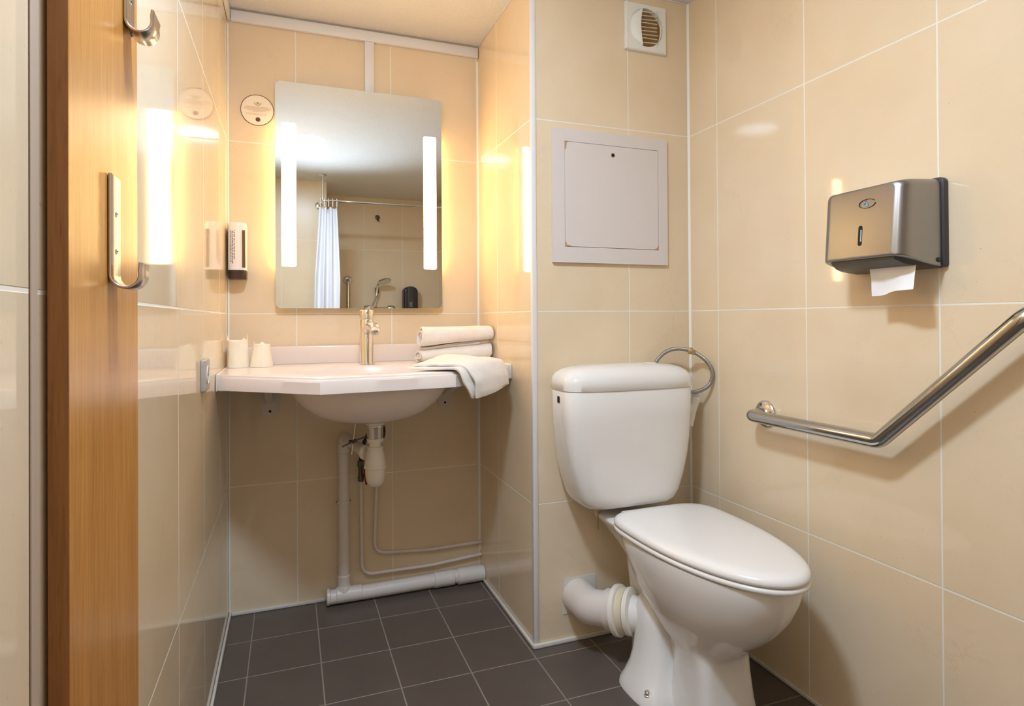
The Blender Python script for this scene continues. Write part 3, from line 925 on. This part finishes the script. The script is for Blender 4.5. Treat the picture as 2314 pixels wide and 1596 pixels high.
def lens(bm, sgn, a0, depth0, depth1):
    """curved shutter covering one side of the round opening"""
    rows = []
    for i in range(9):
        f = i / 8
        row = []
        for k in range(17):
            a = math.radians(-78 + 156 * k / 16)
            xe = rh * math.cos(a); ze = rh * math.sin(a)
            xi = a0 * rh + .012 * (1 - (ze / rh) ** 2)
            x = xi + (max(xe, xi) - xi) * f
            row.append((vxc + sgn * x, YT - .013 - depth1 * math.sin(PI / 2 * (1 - f)) * math.cos(a * .8), vzc + ze))
        rows.append(row)
    vv = [[bm.verts.new(p) for p in r] for r in rows]
    for i in range(8):
        for k in range(16): bm.faces.new((vv[i][k], vv[i][k + 1], vv[i + 1][k + 1], vv[i + 1][k]))
    r = bmesh.ops.extrude_face_region(bm, geom=list(bm.faces))
    for v in [g for g in r['geom'] if isinstance(g, bmesh.types.BMVert)]: v.co.y += .003
    return bm
obj('shutter', one(lens, -1, .26, 0, .016), M['vent'], vt, label='domed ivory shutter')
obj('shutter', one(lens, 1, .60, 0, .008), M['vent'], vt, label='domed ivory shutter')
for k in range(9):
    z = vzc + .050 - k * .0125
    tilt = random.uniform(-.002, .002)
    bm = NB()
    x0, x1 = vxc - .020, vxc + .040
    y0, y1 = YT - .0185, YT - .0135
    ex = .008 if k == 6 else 0
    loft(bm, [[(x0 - ex, y0, z + tilt), (x1 + ex * .5, y0, z + .003), (x1, y1, z + .003), (x0, y1, z + tilt)],
              [(x0 - ex, y0, z + tilt + .0014), (x1 + ex * .5, y0, z + .0044), (x1, y1, z + .0044), (x0, y1, z + tilt + .0014)]])
    obj('slat', bm, M['vent_dirty'], vt)

# ------------------------------------------------------------------ paper towel dispenser
pdp = thing('towel_dispenser', 'brushed steel folded paper towel dispenser on the right wall', 'dispenser', (XR, .95, 1.10))
ya, yb_ = .845, 1.062
bm = NB(); soft_prism(bm, rrect(ya - .002, yb_ + .002, 1.1035, 1.289, [.012, .012, .006, .006], 5), 'x', XR - .0006, XR - .013, .002)
obj('back_plate', bm, M['charcoal'], pdp, label='charcoal plastic back plate')
def cover_ring(f, k=1.0):
    """section of the steel cover in y-z at depth fraction f (0 at the wall, 1 at the front)"""
    xw = XR - .013 - .0955 * f
    q = max(0, (f - .72) / .28)
    ins = .004 + .007 * f + .017 * (1 - math.sqrt(max(0, 1 - q * q)))
    y0, y1 = ya + ins, yb_ - ins
    ztop = 1.2865 - .004 * f - .004 * f ** 6
    zbot = 1.1045 + .0060 * f + .016 * (1 - (1 - f) ** 2) * f
    pts = rrect(y0, y1, zbot, ztop, [.014, .014, .004, .004], 5)
    return [(xw - (.012 * (1 - (p[1] - zbot) / (ztop - zbot)) * f), p[0], p[1]) for p in pts]
bm = NB(); rings = [cover_ring(f) for f in (0, .15, .35, .6, .72, .78, .84, .89, .93, .96, .98, .993)]
fr = cover_ring(1.0)
cy0 = sum(p[1] for p in fr) / len(fr); cz0 = sum(p[2] for p in fr) / len(fr)
for ins, dx in ((.0, -.0), (.001, -.0008), (.003, -.0014), (.006, -.0018)):
    rings.append([(p[0] + dx, cy0 + (p[1] - cy0) * (1 - ins / .09), cz0 + (p[2] - cz0) * (1 - ins / .085)) for p in fr])
loft(bm, rings, False, True)
obj('cover', bm, M['steel'], pdp, sharp=50)
# dark underside tray
bm = NB()
secs = []
for f in (0, .2, .4, .6, .8, .93, 1.0):
    xw = XR - .006 - .106 * f
    ins = .006 + .024 * f ** 1.5
    zb = 1.1015 + .008 * f + .020 * max(0, f - .75) * 2
    zt = 1.1070 + .0060 * f + .016 * (1 - (1 - f) ** 2) * f
    y0, y1 = ya + ins, yb_ - ins
    zb = min(zb, zt - .003)
    secs.append([(xw, y0, zt), (xw, y1, zt), (xw, y1 - .004, zb), (xw, y0 + .004, zb)])
loft(bm, secs)
obj('bottom_tray', bm, M['charcoal'], pdp, label='charcoal plastic bottom tray')
def front_x(z): 
    zb, zt = 1.1265, 1.2785
    return XR - .1085 - .012 * (1 - (z - zb) / (zt - zb)) - .0020
bm = NB()
def slot_pts(yc, z0, z1, w, n=6):
    pts = []
    for k in range(n + 1):
        a = PI * k / n; pts.append((yc + w * math.cos(a), z1 + w * math.sin(a)))
    for k in range(n + 1):
        a = PI + PI * k / n; pts.append((yc + w * math.cos(a), z0 + w * math.sin(a)))
    return pts
bm = NB(); loft(bm, [[(front_x(z) + .001, y, z) for y, z in slot_pts(.950, 1.158, 1.193, .0045)], [(front_x(z) - .0006, y, z) for y, z in slot_pts(.950, 1.158, 1.193, .0045)]])
sl = obj('level_slot', bm, M['hole'], pdp, label='dark level slot')
bm = NB(); loft(bm, [[(front_x(z) - .0002, y, z) for y, z in ((.9460, 1.163), (.9488, 1.163), (.9488, 1.188), (.9460, 1.188))], [(front_x(z) - .0010, y, z) for y, z in ((.9460, 1.163), (.9488, 1.163), (.9488, 1.188), (.9460, 1.188))]])
obj('paper_edge', bm, M['light_grey_ink'], sl)
# printed mark: dark ellipse, blue bent figure, red dot
lg = NB()
ly, lz = .9365, 1.243
n = 40; rr = []
for k in range(n + 1):
    a = math.radians(30 + 330 * k / n)
    wv = .0010
    c, s = math.cos(a), math.sin(a)
    o, i = (ly - .0195 * c, lz + .0100 * s), (ly - (.0195 - wv) * c, lz + (.0100 - wv) * s)
    rr.append([(front_x(o[1]) - .0009, o[0], o[1]), (front_x(i[1]) - .0009, i[0], i[1]), (front_x(i[1]) + .0005, i[0], i[1]), (front_x(o[1]) + .0005, o[0], o[1])])
loft(lg, rr)
lo_ = obj('logo', lg, M['hole'], pdp, label='printed oval mark with blue figure and red dot')
def strip_yz(bm, pts, w):
    rr = []
    for i, (y, z) in enumerate(pts):
        a = pts[max(i - 1, 0)]; b = pts[min(i + 1, len(pts) - 1)]
        dy, dz = b[0] - a[0], b[1] - a[1]; L = math.hypot(dy, dz); ny, nz = -dz / L * w, dy / L * w
        rr.append([(front_x(z) - .0009, y + ny, z + nz), (front_x(z) - .0009, y - ny, z - nz), (front_x(z) + .0005, y - ny, z - nz), (front_x(z) + .0005, y + ny, z + nz)])
    return loft(bm, rr)
obj('blue_figure', one(strip_yz, [(ly + .0080, lz - .001), (ly + .0070, lz + .0020), (ly + .004, lz + .0034), (ly + .0005, lz + .0026), (ly - .001, lz - .001), (ly - .0012, lz - .0065)], .0014), M['blue_ink'], lo_)
bm = NB(); lathe(bm, [(.0020, -.0006), (.0020, .0011)], (front_x(lz + .006), ly + .0045, lz + .006), (-1, 0, 0), 16)
obj('red_dot', bm, M['red_ink'], lo_)
bm = NB(); lathe(bm, [(.0050, 0), (.0050, .003), (.003, .004), (.0001, .0042)], (XR - .022, ya + .0055, 1.1175), (0, -1, 0), 18)
obj('lock', bm, M['black_plastic'], pdp)
bm = NB()
rows = []
for i in range(6):
    f = i / 5
    rows.append([(XR - .068 + .012 * math.sin(j * 1.1 + f) * f - .010 * f * f, .968 - (.103 + .004 * f) * j / 4 - .004 * f, 1.1075 - .057 * f - (.004 * f if j < 2 else 0) + .006 * f * j / 4) for j in range(5)])
sheet(bm, rows, 4, .0008, .0035, 5)
tag(obj('paper_towel', bm, M['paper'], sharp=70), 'white paper towel hanging out of the steel dispenser', 'paper towel')

# ------------------------------------------------------------------ angled grab bar
gb = thing('grab_bar', 'angled polished steel grab bar on right wall beside the toilet', 'grab bar', (XR, 1.0, .73))
bx = 1.211
pth = fillet([(XR - .006, 1.352, .727), (bx, 1.352, .727), (bx, .957, .728), (bx, .668, 1.004), (XR - .006, .655, 1.016)], [.026, .035, .03], 10)
bm = NB(); tube(bm, pth, .0168, 28)
obj('bar', bm, M['steel_bar'], gb, sharp=60)
def flange(y, z):
    bm = NB(); lathe(bm, [(.0385, .0004), (.0385, .004), (.036, .0075), (.028, .0105), (.021, .0125), (.0185, .015)], (XR, y, z), (-1, 0, 0), 40)
    f = obj('flange', bm, M['worn_chrome'], gb)
    for a in (70, 190, 310):
        c, s = math.cos(math.radians(a)), math.sin(math.radians(a))
        bm = NB(); lathe(bm, [(.0035, 0), (.0035, .0035), (.0015, .004)], (XR - .0085, y + .028 * c, z + .028 * s), (-1, 0, 0), 14)
        obj('screw', bm, M['dark_metal'], f)
flange(1.352, .727); flange(.655, 1.016)

# ------------------------------------------------------------------ toilet
TX = 1.008
to = thing('toilet', 'white close-coupled toilet with closed lid in the corner', 'toilet', (TX, 1.35, 0))
def egg(z, g, n=2.05, nb=4.2, yc=1.37, f=.382, b=.163, w=.169, cx=TX + .004):
    return sup(cx, yc, w + g, f + g, b + g, z, n, nb, 64)
bm = NB()
rings = [egg(.4245, -.012), egg(.4240, -.003), egg(.4265, .0), egg(.4320, .0005), egg(.4390, -.003), egg(.4430, -.009), egg(.4460, -.02), egg(.4472, -.04), egg(.4482, -.09), egg(.4486, -.14)]
loft(bm, rings)
obj('lid', bm, M['seat'], to, sharp=60)
bm = NB()
loft(bm, [egg(.4090, -.012), egg(.4085, -.004), egg(.4110, .0005), egg(.4180, .001), egg(.4212, -.003), egg(.4215, -.012)])
obj('seat', bm, M['seat'], to, sharp=60)
for s in (-1, 1):
    bm = NB(); lathe(bm, [(.011, -.020), (.012, -.018), (.012, .018), (.011, .020)], (TX + s * .075, 1.540, .424), (1, 0, 0), 20)
    obj('hinge', bm, M['seat'], to)
# bowl: rim to foot
bm = NB()
def br(z, w, yf_, yb__, n=2.1, nb=2.4, cx=TX, yc=None):
    yc = yc if yc is not None else (yf_ + yb__) / 2
    return sup(cx, yc, w, yc - yf_, yb__ - yc, z, n, nb, 64)
loft(bm, [br(.4085, .150, 1.018, 1.520, 2.1, 3, yc=1.34), br(.4060, .160, 1.008, 1.530, 2.1, 3, yc=1.34), br(.3900, .161, 1.009, 1.530, 2.1, 3, yc=1.34), br(.36, .157, 1.017, 1.520, 2.1, 2.8, yc=1.335),
          br(.32, .148, 1.036, 1.505, 2.1, 2.6, yc=1.33), br(.28, .135, 1.066, 1.490, 2.1, 2.5, yc=1.325), br(.24, .115, 1.106, 1.475, 2.2, 2.5, yc=1.32), br(.205, .098, 1.150, 1.465, 2.3, 2.5, yc=1.31),
          br(.182, .088, 1.176, 1.44, 2.5, 2.5, yc=1.30), br(.168, .080, 1.190, 1.40, 3, 3, yc=1.28), br(.155, .0765, 1.196, 1.345, 4.5, 4.5), br(.12, .0765, 1.194, 1.342, 5, 5),
          br(.06, .081, 1.186, 1.346, 5, 5), br(.012, .088, 1.176, 1.352, 5, 5), br(.0008, .089, 1.175, 1.353, 5, 5)])
# web between the front column and the rear
loft(bm, [sup(TX - .004, 1.40, .052, .14, .12, .0008, 3), sup(TX - .004, 1.40, .049, .14, .12, .10, 3), sup(TX - .004, 1.40, .052, .14, .12, .22, 3)])
# rear deck under the cistern
DX = TX - .012
loft(bm, [sup(DX, 1.54, .060, .06, .06, .30, 3), sup(DX, 1.555, .078, .085, .085, .34, 3.4), sup(DX, 1.575, .104, .11, .095, .38, 4), sup(DX, 1.58, .121, .120, .098, .398, 4.5), sup(DX, 1.58, .124, .122, .1, .404, 4.5), sup(DX, 1.58, .124, .122, .1, .4100, 4.5), sup(DX, 1.58, .119, .118, .096, .4135, 4.5)])
loft(bm, [sup(TX, 1.52, .058, .08, .06, .0008, 4), sup(TX, 1.52, .054, .08, .06, .10, 4), sup(TX, 1.53, .056, .08, .06, .20, 4), sup(TX, 1.54, .062, .08, .07, .33, 4)])
obj('bowl', bm, M['ceramic'], to, sharp=60)
# trap casing and side foot with the floor bolt
bm = NB()
def tc(z, cx, cy, rx, ry, n=2.3): return sup(cx, cy, rx, ry, ry, z, n, n, 40)
loft(bm, [tc(.0008, .918, 1.395, .078, .092, 3), tc(.012, .919, 1.396, .076, .090, 3), tc(.030, .923, 1.400, .068, .080, 2.8), tc(.06, .929, 1.406, .060, .071), tc(.09, .934, 1.412, .053, .064),
          tc(.13, .938, 1.420, .046, .058), tc(.165, .940, 1.427, .044, .055), tc(.20, .943, 1.433, .040, .050), tc(.218, .946, 1.438, .034, .043), tc(.229, .950, 1.442, .024, .032), tc(.234, .953, 1.446, .010, .014)])
obj('trap_casing', bm, M['ceramic'], to, sharp=60)
bm = NB(); tube(bm, [(.975, 1.42, .155), (.928, 1.480, .158), (.906, 1.512, .158)], [.05, .049, .050], 28)
obj('outlet_spigot', bm, M['ceramic'], to)
bm = NB(); lathe(bm, [(.011, 0), (.011, .004), (.008, .005), (.008, .011), (.005, .014), (.0001, .0145)], (.868, 1.345, .0215), (-.1, -.1, 1), 20)
obj('floor_bolt', bm, M['chrome'], to, label='chrome floor bolt')
# cistern
CX = .9575
def cr(z, w, yf_, yb__=1.690, n=4.5): 
    yc = (yf_ + yb__) / 2
    return sup(CX, yc, w, yc - yf_, yb__ - yc, z, n, 6, 72)
bm = NB()
loft(bm, [cr(.4405, .112, 1.570), cr(.4415, .130, 1.555), cr(.446, .146, 1.543), cr(.457, .159, 1.536), cr(.48, .172, 1.532), cr(.53, .189, 1.529), cr(.58, .201, 1.527), cr(.64, .210, 1.525), cr(.70, .2145, 1.524), cr(.787, .2165, 1.523), cr(.7905, .2145, 1.525)])
ci = obj('cistern', bm, M['ceramic'], to, sharp=50)
bm = NB(); loft(bm, [[(CX - .2155 + .003, 1.608 + y, .764 + z) for y, z in rrect(-.007, .007, -.010, .010, .005, 5)], [(CX - .2155 - .0022, 1.608 + y, .764 + z) for y, z in rrect(-.007, .007, -.010, .010, .005, 5)]])
obj('overflow_slot', bm, M['hole'], ci, label='dark overflow slot')
bm = NB()
loft(bm, [cr(.7908, .2155, 1.5225, n=4.2), cr(.7925, .2185, 1.520, n=4.2), cr(.815, .2190, 1.520, n=4.2), cr(.828, .2160, 1.523, n=4), cr(.840, .207, 1.531, 1.685, n=3.6), cr(.850, .190, 1.544, 1.675, n=3.3), cr(.857, .163, 1.560, 1.662, n=3), cr(.862, .11, 1.585, 1.645, n=2.6), cr(.8635, .05, 1.60, 1.625, n=2.2)])
cl = obj('cistern_lid', bm, M['ceramic'], to, sharp=60)
bm = NB(); lathe(bm, [(.021, 0), (.021, .0035), (.019, .005), (.0001, .0052)], (1.055, 1.613, .8585), (0, 0, 1), 30)
obj('flush_button', bm, M['ceramic'], cl)
for x in (.872,):
    bm = NB(); lathe(bm, [(.0075, .4400), (.0075, .415), (.0045, .413), (.0030, .412), (.0030, .364)], (x, 1.615, 0), (0, 0, 1), 14)
    obj('cistern_bolt', bm, M['brass'], to, label='thin brass bolt below cistern')

# fill valve inlet and hose
fv = thing('fill_valve', 'white plastic fill valve inlet on right side of cistern', 'valve', (1.205, 1.60, .70))
bm = NB(); lathe(bm, [(.012, 0), (.012, .014), (.020, .020), (.020, .030), (.016, .034)], (CX + .2165, 1.615, .715), (1, 0, -.1), 24)
tube(bm, [(1.205, 1.615, .655), (1.214, 1.615, .70), (1.226, 1.615, .735)], [.012, .015, .016], 16)
obj('valve_elbow', bm, M['white_plastic'], fv)
bm = NB(); lathe(bm, [(.0175, 0), (.0175, .010), (.0125, .013), (.0125, .024), (.009, .027)], (1.226, 1.615, .735), (.25, 0, 1), 12)
obj('knob', bm, M['white_plastic'], fv)
pth = smooth_path([(1.110, 1.672, .800), (1.113, 1.668, .850), (1.140, 1.655, .888), (1.180, 1.640, .902), (1.222, 1.615, .892), (1.252, 1.585, .862), (1.262, 1.570, .825), (1.252, 1.575, .787), (1.222, 1.595, .766), (1.180, 1.610, .765)], 10)
wh = thing('water_hose', 'braided steel water hose looping above and right of the cistern', 'hose', (1.2, 1.62, .765))
bm = NB(); tube(bm, pth, .0062, 14)
obj('hose', bm, M['braid'], wh)
i0 = 38
a, b = pth[i0], pth[i0 + 6]
bm = NB(); lathe(bm, [(.0075, -.012), (.0075, -.004), (.011, -.003), (.011, .006), (.0085, .007), (.0085, .016), (.0072, .018)], a, (b - a), 8)
obj('coupling_nut', bm, M['brass'], wh, label='brass coupling nut')

# toilet outlet pipe
op = thing('soil_pipe', 'thick white elbow soil pipe from the toilet into the wall', 'pipe', (.85, 1.62, .15))
pth = fillet([(.838, YT - .001, .140), (.838, 1.600, .142), (.905, 1.515, .158)], [.045], 12)
bm = NB(); tube(bm, pth, .050, 32)
obj('elbow', bm, M['pvc'], op)
dv = Vector((.905 - .838, 1.515 - 1.600, .016)).normalized()
o0 = Vector((.905, 1.515, .158))
for nm, a0, pf, mt in (('sleeve', -.056, [(.050, 0), (.0565, .003), (.0565, .028), (.050, .030)], 'pvc'), ('collar', -.028, [(.054, 0), (.070, .002), (.0705, .015), (.066, .0175)], 'pvc_white'),
                       ('rubber_seal', -.010, [(.063, 0), (.0635, .002), (.0615, .018), (.0625, .020)], 'pvc_cream'), ('end_ring', .011, [(.0625, 0), (.065, .002), (.0645, .014), (.052, .018)], 'pvc_white')):
    bm = NB(); lathe(bm, pf, o0 + dv * a0, dv, 36); obj(nm, bm, M[mt], op)
bm = NB(); box(bm, .791, .904, YT - .0022, YT - .0006, .086, .196)
obj('plaster_patch', bm, M['plaster'], op, label='rough white plaster patch')

# ------------------------------------------------------------------ shower corner behind the camera (seen in the mirror)
RY, RZ = -.16, 1.880
rl = thing('curtain_rail', 'chrome shower curtain rail hung from the ceiling, seen in mirror', 'rail', (.6, RY, RZ))
bm = NB(); tube(bm, fillet([(.215, YN + .001, RZ), (.215, RY, RZ), (XR - .001, RY, RZ)], .05, 8), .009, 16)
obj('rail', bm, M['chrome'], rl)
bm = NB(); tube(bm, [(.232, RY, RZ), (.232, RY, ZC - .001)], .006, 12)
obj('ceiling_rod', bm, M['chrome'], rl)
bm = NB(); lathe(bm, [(.030, 0), (.030, .003), (.022, .006), (.010, .008)], (.232, RY, ZC - .0005), (0, 0, -1), 28)
obj('ceiling_flange', bm, M['chrome'], rl)
for o, ax in (((.215, YN + .0005, RZ), (0, 1, 0)), ((XR - .0005, RY, RZ), (-1, 0, 0))):
    bm = NB(); lathe(bm, [(.028, 0), (.028, .003), (.02, .008), (.01, .010)], o, ax, 24); obj('wall_flange', bm, M['chrome'], rl)
cu = thing('shower_curtain', 'bunched white shower curtain on chrome rail, seen in mirror', 'curtain', (.25, RY, .3))
bm = NB()
rows = []
nn = 70
for zi in range(22):
    f = zi / 21
    z = RZ - .048 - 1.58 * f
    row = []
    for k in range(nn):
        q = k / (nn - 1)
        sp = .13 + .05 * min(1, f * 3) 
        x = .278 - sp / 2 - .010 + sp * q - .05 * f * min(1, 1.5 * f) * .6
        y = RY + (.024 + .010 * math.sin(q * 3 + f * 4)) * math.sin(q * (3.4 - .5 * f) * 2 * PI + .9 * math.sin(f * 4)) + .006 * math.sin(f * 9 + q * 11)
        row.append((x, y, z - (.010 * abs(math.sin(q * 5 * PI)) if zi == 0 else 0)))
    rows.append(row)
vv = [[bm.verts.new(p) for p in r] for r in rows]
for i in range(len(vv) - 1):
    for k in range(nn - 1): bm.faces.new((vv[i][k], vv[i][k + 1], vv[i + 1][k + 1], vv[i + 1][k]))
r = bmesh.ops.extrude_face_region(bm, geom=list(bm.faces))
for v in [g for g in r['geom'] if isinstance(g, bmesh.types.BMVert)]: v.co.y += .0012
obj('cloth', bm, M['curtain'], cu, sharp=80)
for k in range(5):
    bm = NB(); x = .215 + k * .029
    pts = [(x, RY + .016 * math.cos(a) * .4, RZ - .015 + .030 * math.sin(a)) for a in [2 * PI * j / 20 for j in range(21)]]
    tube(bm, pts, .0028, 8, False)
    obj('ring', bm, M['white_plastic'], cu)
sb = thing('grab_bar', 'upright chrome grab bar on the shower end wall, seen in mirror', 'grab bar', (.47, YF, .8))
bm = NB(); tube(bm, fillet([(.47, YF + .003, 1.345), (.47, YF + .06, 1.345), (.47, YF + .06, .62), (.47, YF + .003, .62)], .03, 8), .015, 20)
obj('bar', bm, M['steel_bar'], sb)
for z in (1.345, .62):
    bm = NB(); lathe(bm, [(.038, .0006), (.038, .004), (.03, .010), (.016, .014)], (.47, YF, z), (0, 1, 0), 30); obj('flange', bm, M['worn_chrome'], sb)
rh_ = thing('robe_hook', 'small dark robe hook high on the shower wall, seen in mirror', 'hook', (.725, YF, 1.88))
bm = NB(); lathe(bm, [(.021, .0006), (.021, .004), (.014, .008)], (.725, YF, 1.90), (0, 1, 0), 24); obj('rose', bm, M['dark_metal'], rh_)
bm = NB(); tube(bm, smooth_path([(.725, YF + .006, 1.90), (.725, YF + .03, 1.89), (.725, YF + .035, 1.865), (.725, YF + .052, 1.872)], 6), .007, 12); obj('peg', bm, M['dark_metal'], rh_)
sh = thing('hand_shower', 'chrome hand shower with mixer on the shower wall, seen in mirror', 'shower', (.72, YF, 1.1))
bm = NB(); lathe(bm, [(.010, -.028), (.030, -.018), (.056, -.004), (.058, .004), (.054, .008), (.0001, .010)], (.765, YF + .12, 1.335), (.18, .35, -1), 32); obj('spray_head', bm, M['worn_chrome'], sh)
bm = NB(); tube(bm, smooth_path([(.755, YF + .105, 1.348), (.722, YF + .065, 1.315), (.712, YF + .055, 1.26), (.706, YF + .055, 1.215)], 6), .011, 14); obj('handle', bm, M['chrome'], sh)
bm = NB(); box(bm, .700, .728, YF + .0008, YF + .06, 1.235, 1.285, .006, 2); obj('holder', bm, M['charcoal'], sh)
bm = NB(); tube(bm, smooth_path([(.706, YF + .055, 1.215), (.690, YF + .06, 1.17), (.668, YF + .07, 1.11), (.655, YF + .08, .95), (.70, YF + .06, .80), (.73, YF + .045, 1.07)], 8), .007, 12); obj('hose', bm, M['braid'], sh)
bm = NB(); tube(bm, [(.630, YF + .045, 1.095), (.83, YF + .045, 1.095)], .022, 20); obj('mixer_body', bm, M['chrome'], sh)
for x, s in ((.630, -1), (.83, 1)):
    bm = NB(); lathe(bm, [(.026, -.03), (.032, -.02), (.032, .02), (.024, .03)], (x, YF + .045, 1.10), (s, 0, 0), 24); obj('mixer_knob', bm, M['worn_chrome'], sh)
for x in (.67, .79):
    bm = NB(); tube(bm, [(x, YF + .0008, 1.095), (x, YF + .045, 1.095)], .014, 14); obj('inlet', bm, M['chrome'], sh)
gd = thing('gel_dispenser', 'black wall gel dispenser with rounded top, seen in mirror', 'dispenser', (.99, YF, 1.02))
bm = NB(); soft_prism(bm, rrect(.935, 1.062, 1.02, 1.292, [.045, .045, .01, .01], 8), 'y', YF + .0008, YF + .10, .02, 5); obj('body', bm, M['black_plastic'], gd)
bm = NB(); soft_prism(bm, rrect(.968, 1.025, 1.025, 1.295, .012, 5), 'y', YF + .085, YF + .108, .008, 3); obj('press_panel', bm, M['charcoal'], gd)
bm = NB()
for k, w in enumerate((.010, .013, .007, .011)):
    box(bm, .996 - w, .996 + w, YF + .1082, YF + .1088, 1.150 - k * .010, 1.154 - k * .010)
obj('print_lines', bm, M['light_grey_ink'], gd)

# ------------------------------------------------------------------ light: the photographer's flash bounced off the ceiling
L = bpy.data.lights.new('bounce_flash', 'SPOT')
L.energy = 42; L.color = (.63, .80, 1.0); L.spot_size = math.radians(100); L.spot_blend = 1.0; L.shadow_soft_size = .04
lo = bpy.data.objects.new('bounce_flash', L); COL.objects.link(lo)
lo.location = (.12, .15, 1.12)
tgt = Vector((.14, .70, ZC))
lo.rotation_euler = (tgt - lo.location).to_track_quat('-Z', 'Y').to_euler()
K = bpy.data.lights.new('ceiling_light', 'AREA')
K.shape = 'DISK'; K.size = .2; K.energy = 15.5; K.color = (.63, .80, 1.0)
ko = bpy.data.objects.new('ceiling_light', K); COL.objects.link(ko)
ko.location = (.10, .72, ZC - .006)
ko.rotation_euler = (0, 0, 0)

w = bpy.data.worlds.new('World'); scn.world = w; w.use_nodes = True
w.node_tree.nodes['Background'].inputs[0].default_value = (.9, .85, .8, 1)
w.node_tree.nodes['Background'].inputs[1].default_value = .05

# ------------------------------------------------------------------ camera
cam = bpy.data.cameras.new('camera'); co = bpy.data.objects.new('camera', cam); COL.objects.link(co)
cam.sensor_fit = 'HORIZONTAL'; cam.sensor_width = 36; cam.lens = 36 * 1356.1 / 2314
cam.shift_y = (714.4 - 798) / 2314
cam.clip_start = .02
Rv = Vector((0.93754603, -0.34780578, -0.00621046)); Uv = Vector((0.0038088, -0.00758847, 0.99996395)); Fv = Vector((0.34784037, 0.93753589, 0.00578981))
co.matrix_world = Matrix(((Rv.x, Uv.x, -Fv.x, 0), (Rv.y, Uv.y, -Fv.y, 0), (Rv.z, Uv.z, -Fv.z, 1.0), (0, 0, 0, 1)))
scn.camera = co

scn.view_settings.view_transform = 'Standard'; scn.view_settings.look = 'None'
scn.view_settings.gamma = 1; scn.view_settings.exposure = 0.58; scn.view_settings.use_curve_mapping = False
scn.cycles.use_denoising = True
scn.cycles.max_bounces = 12; scn.cycles.diffuse_bounces = 6; scn.cycles.glossy_bounces = 6
scn.cycles.sample_clamp_indirect = 6
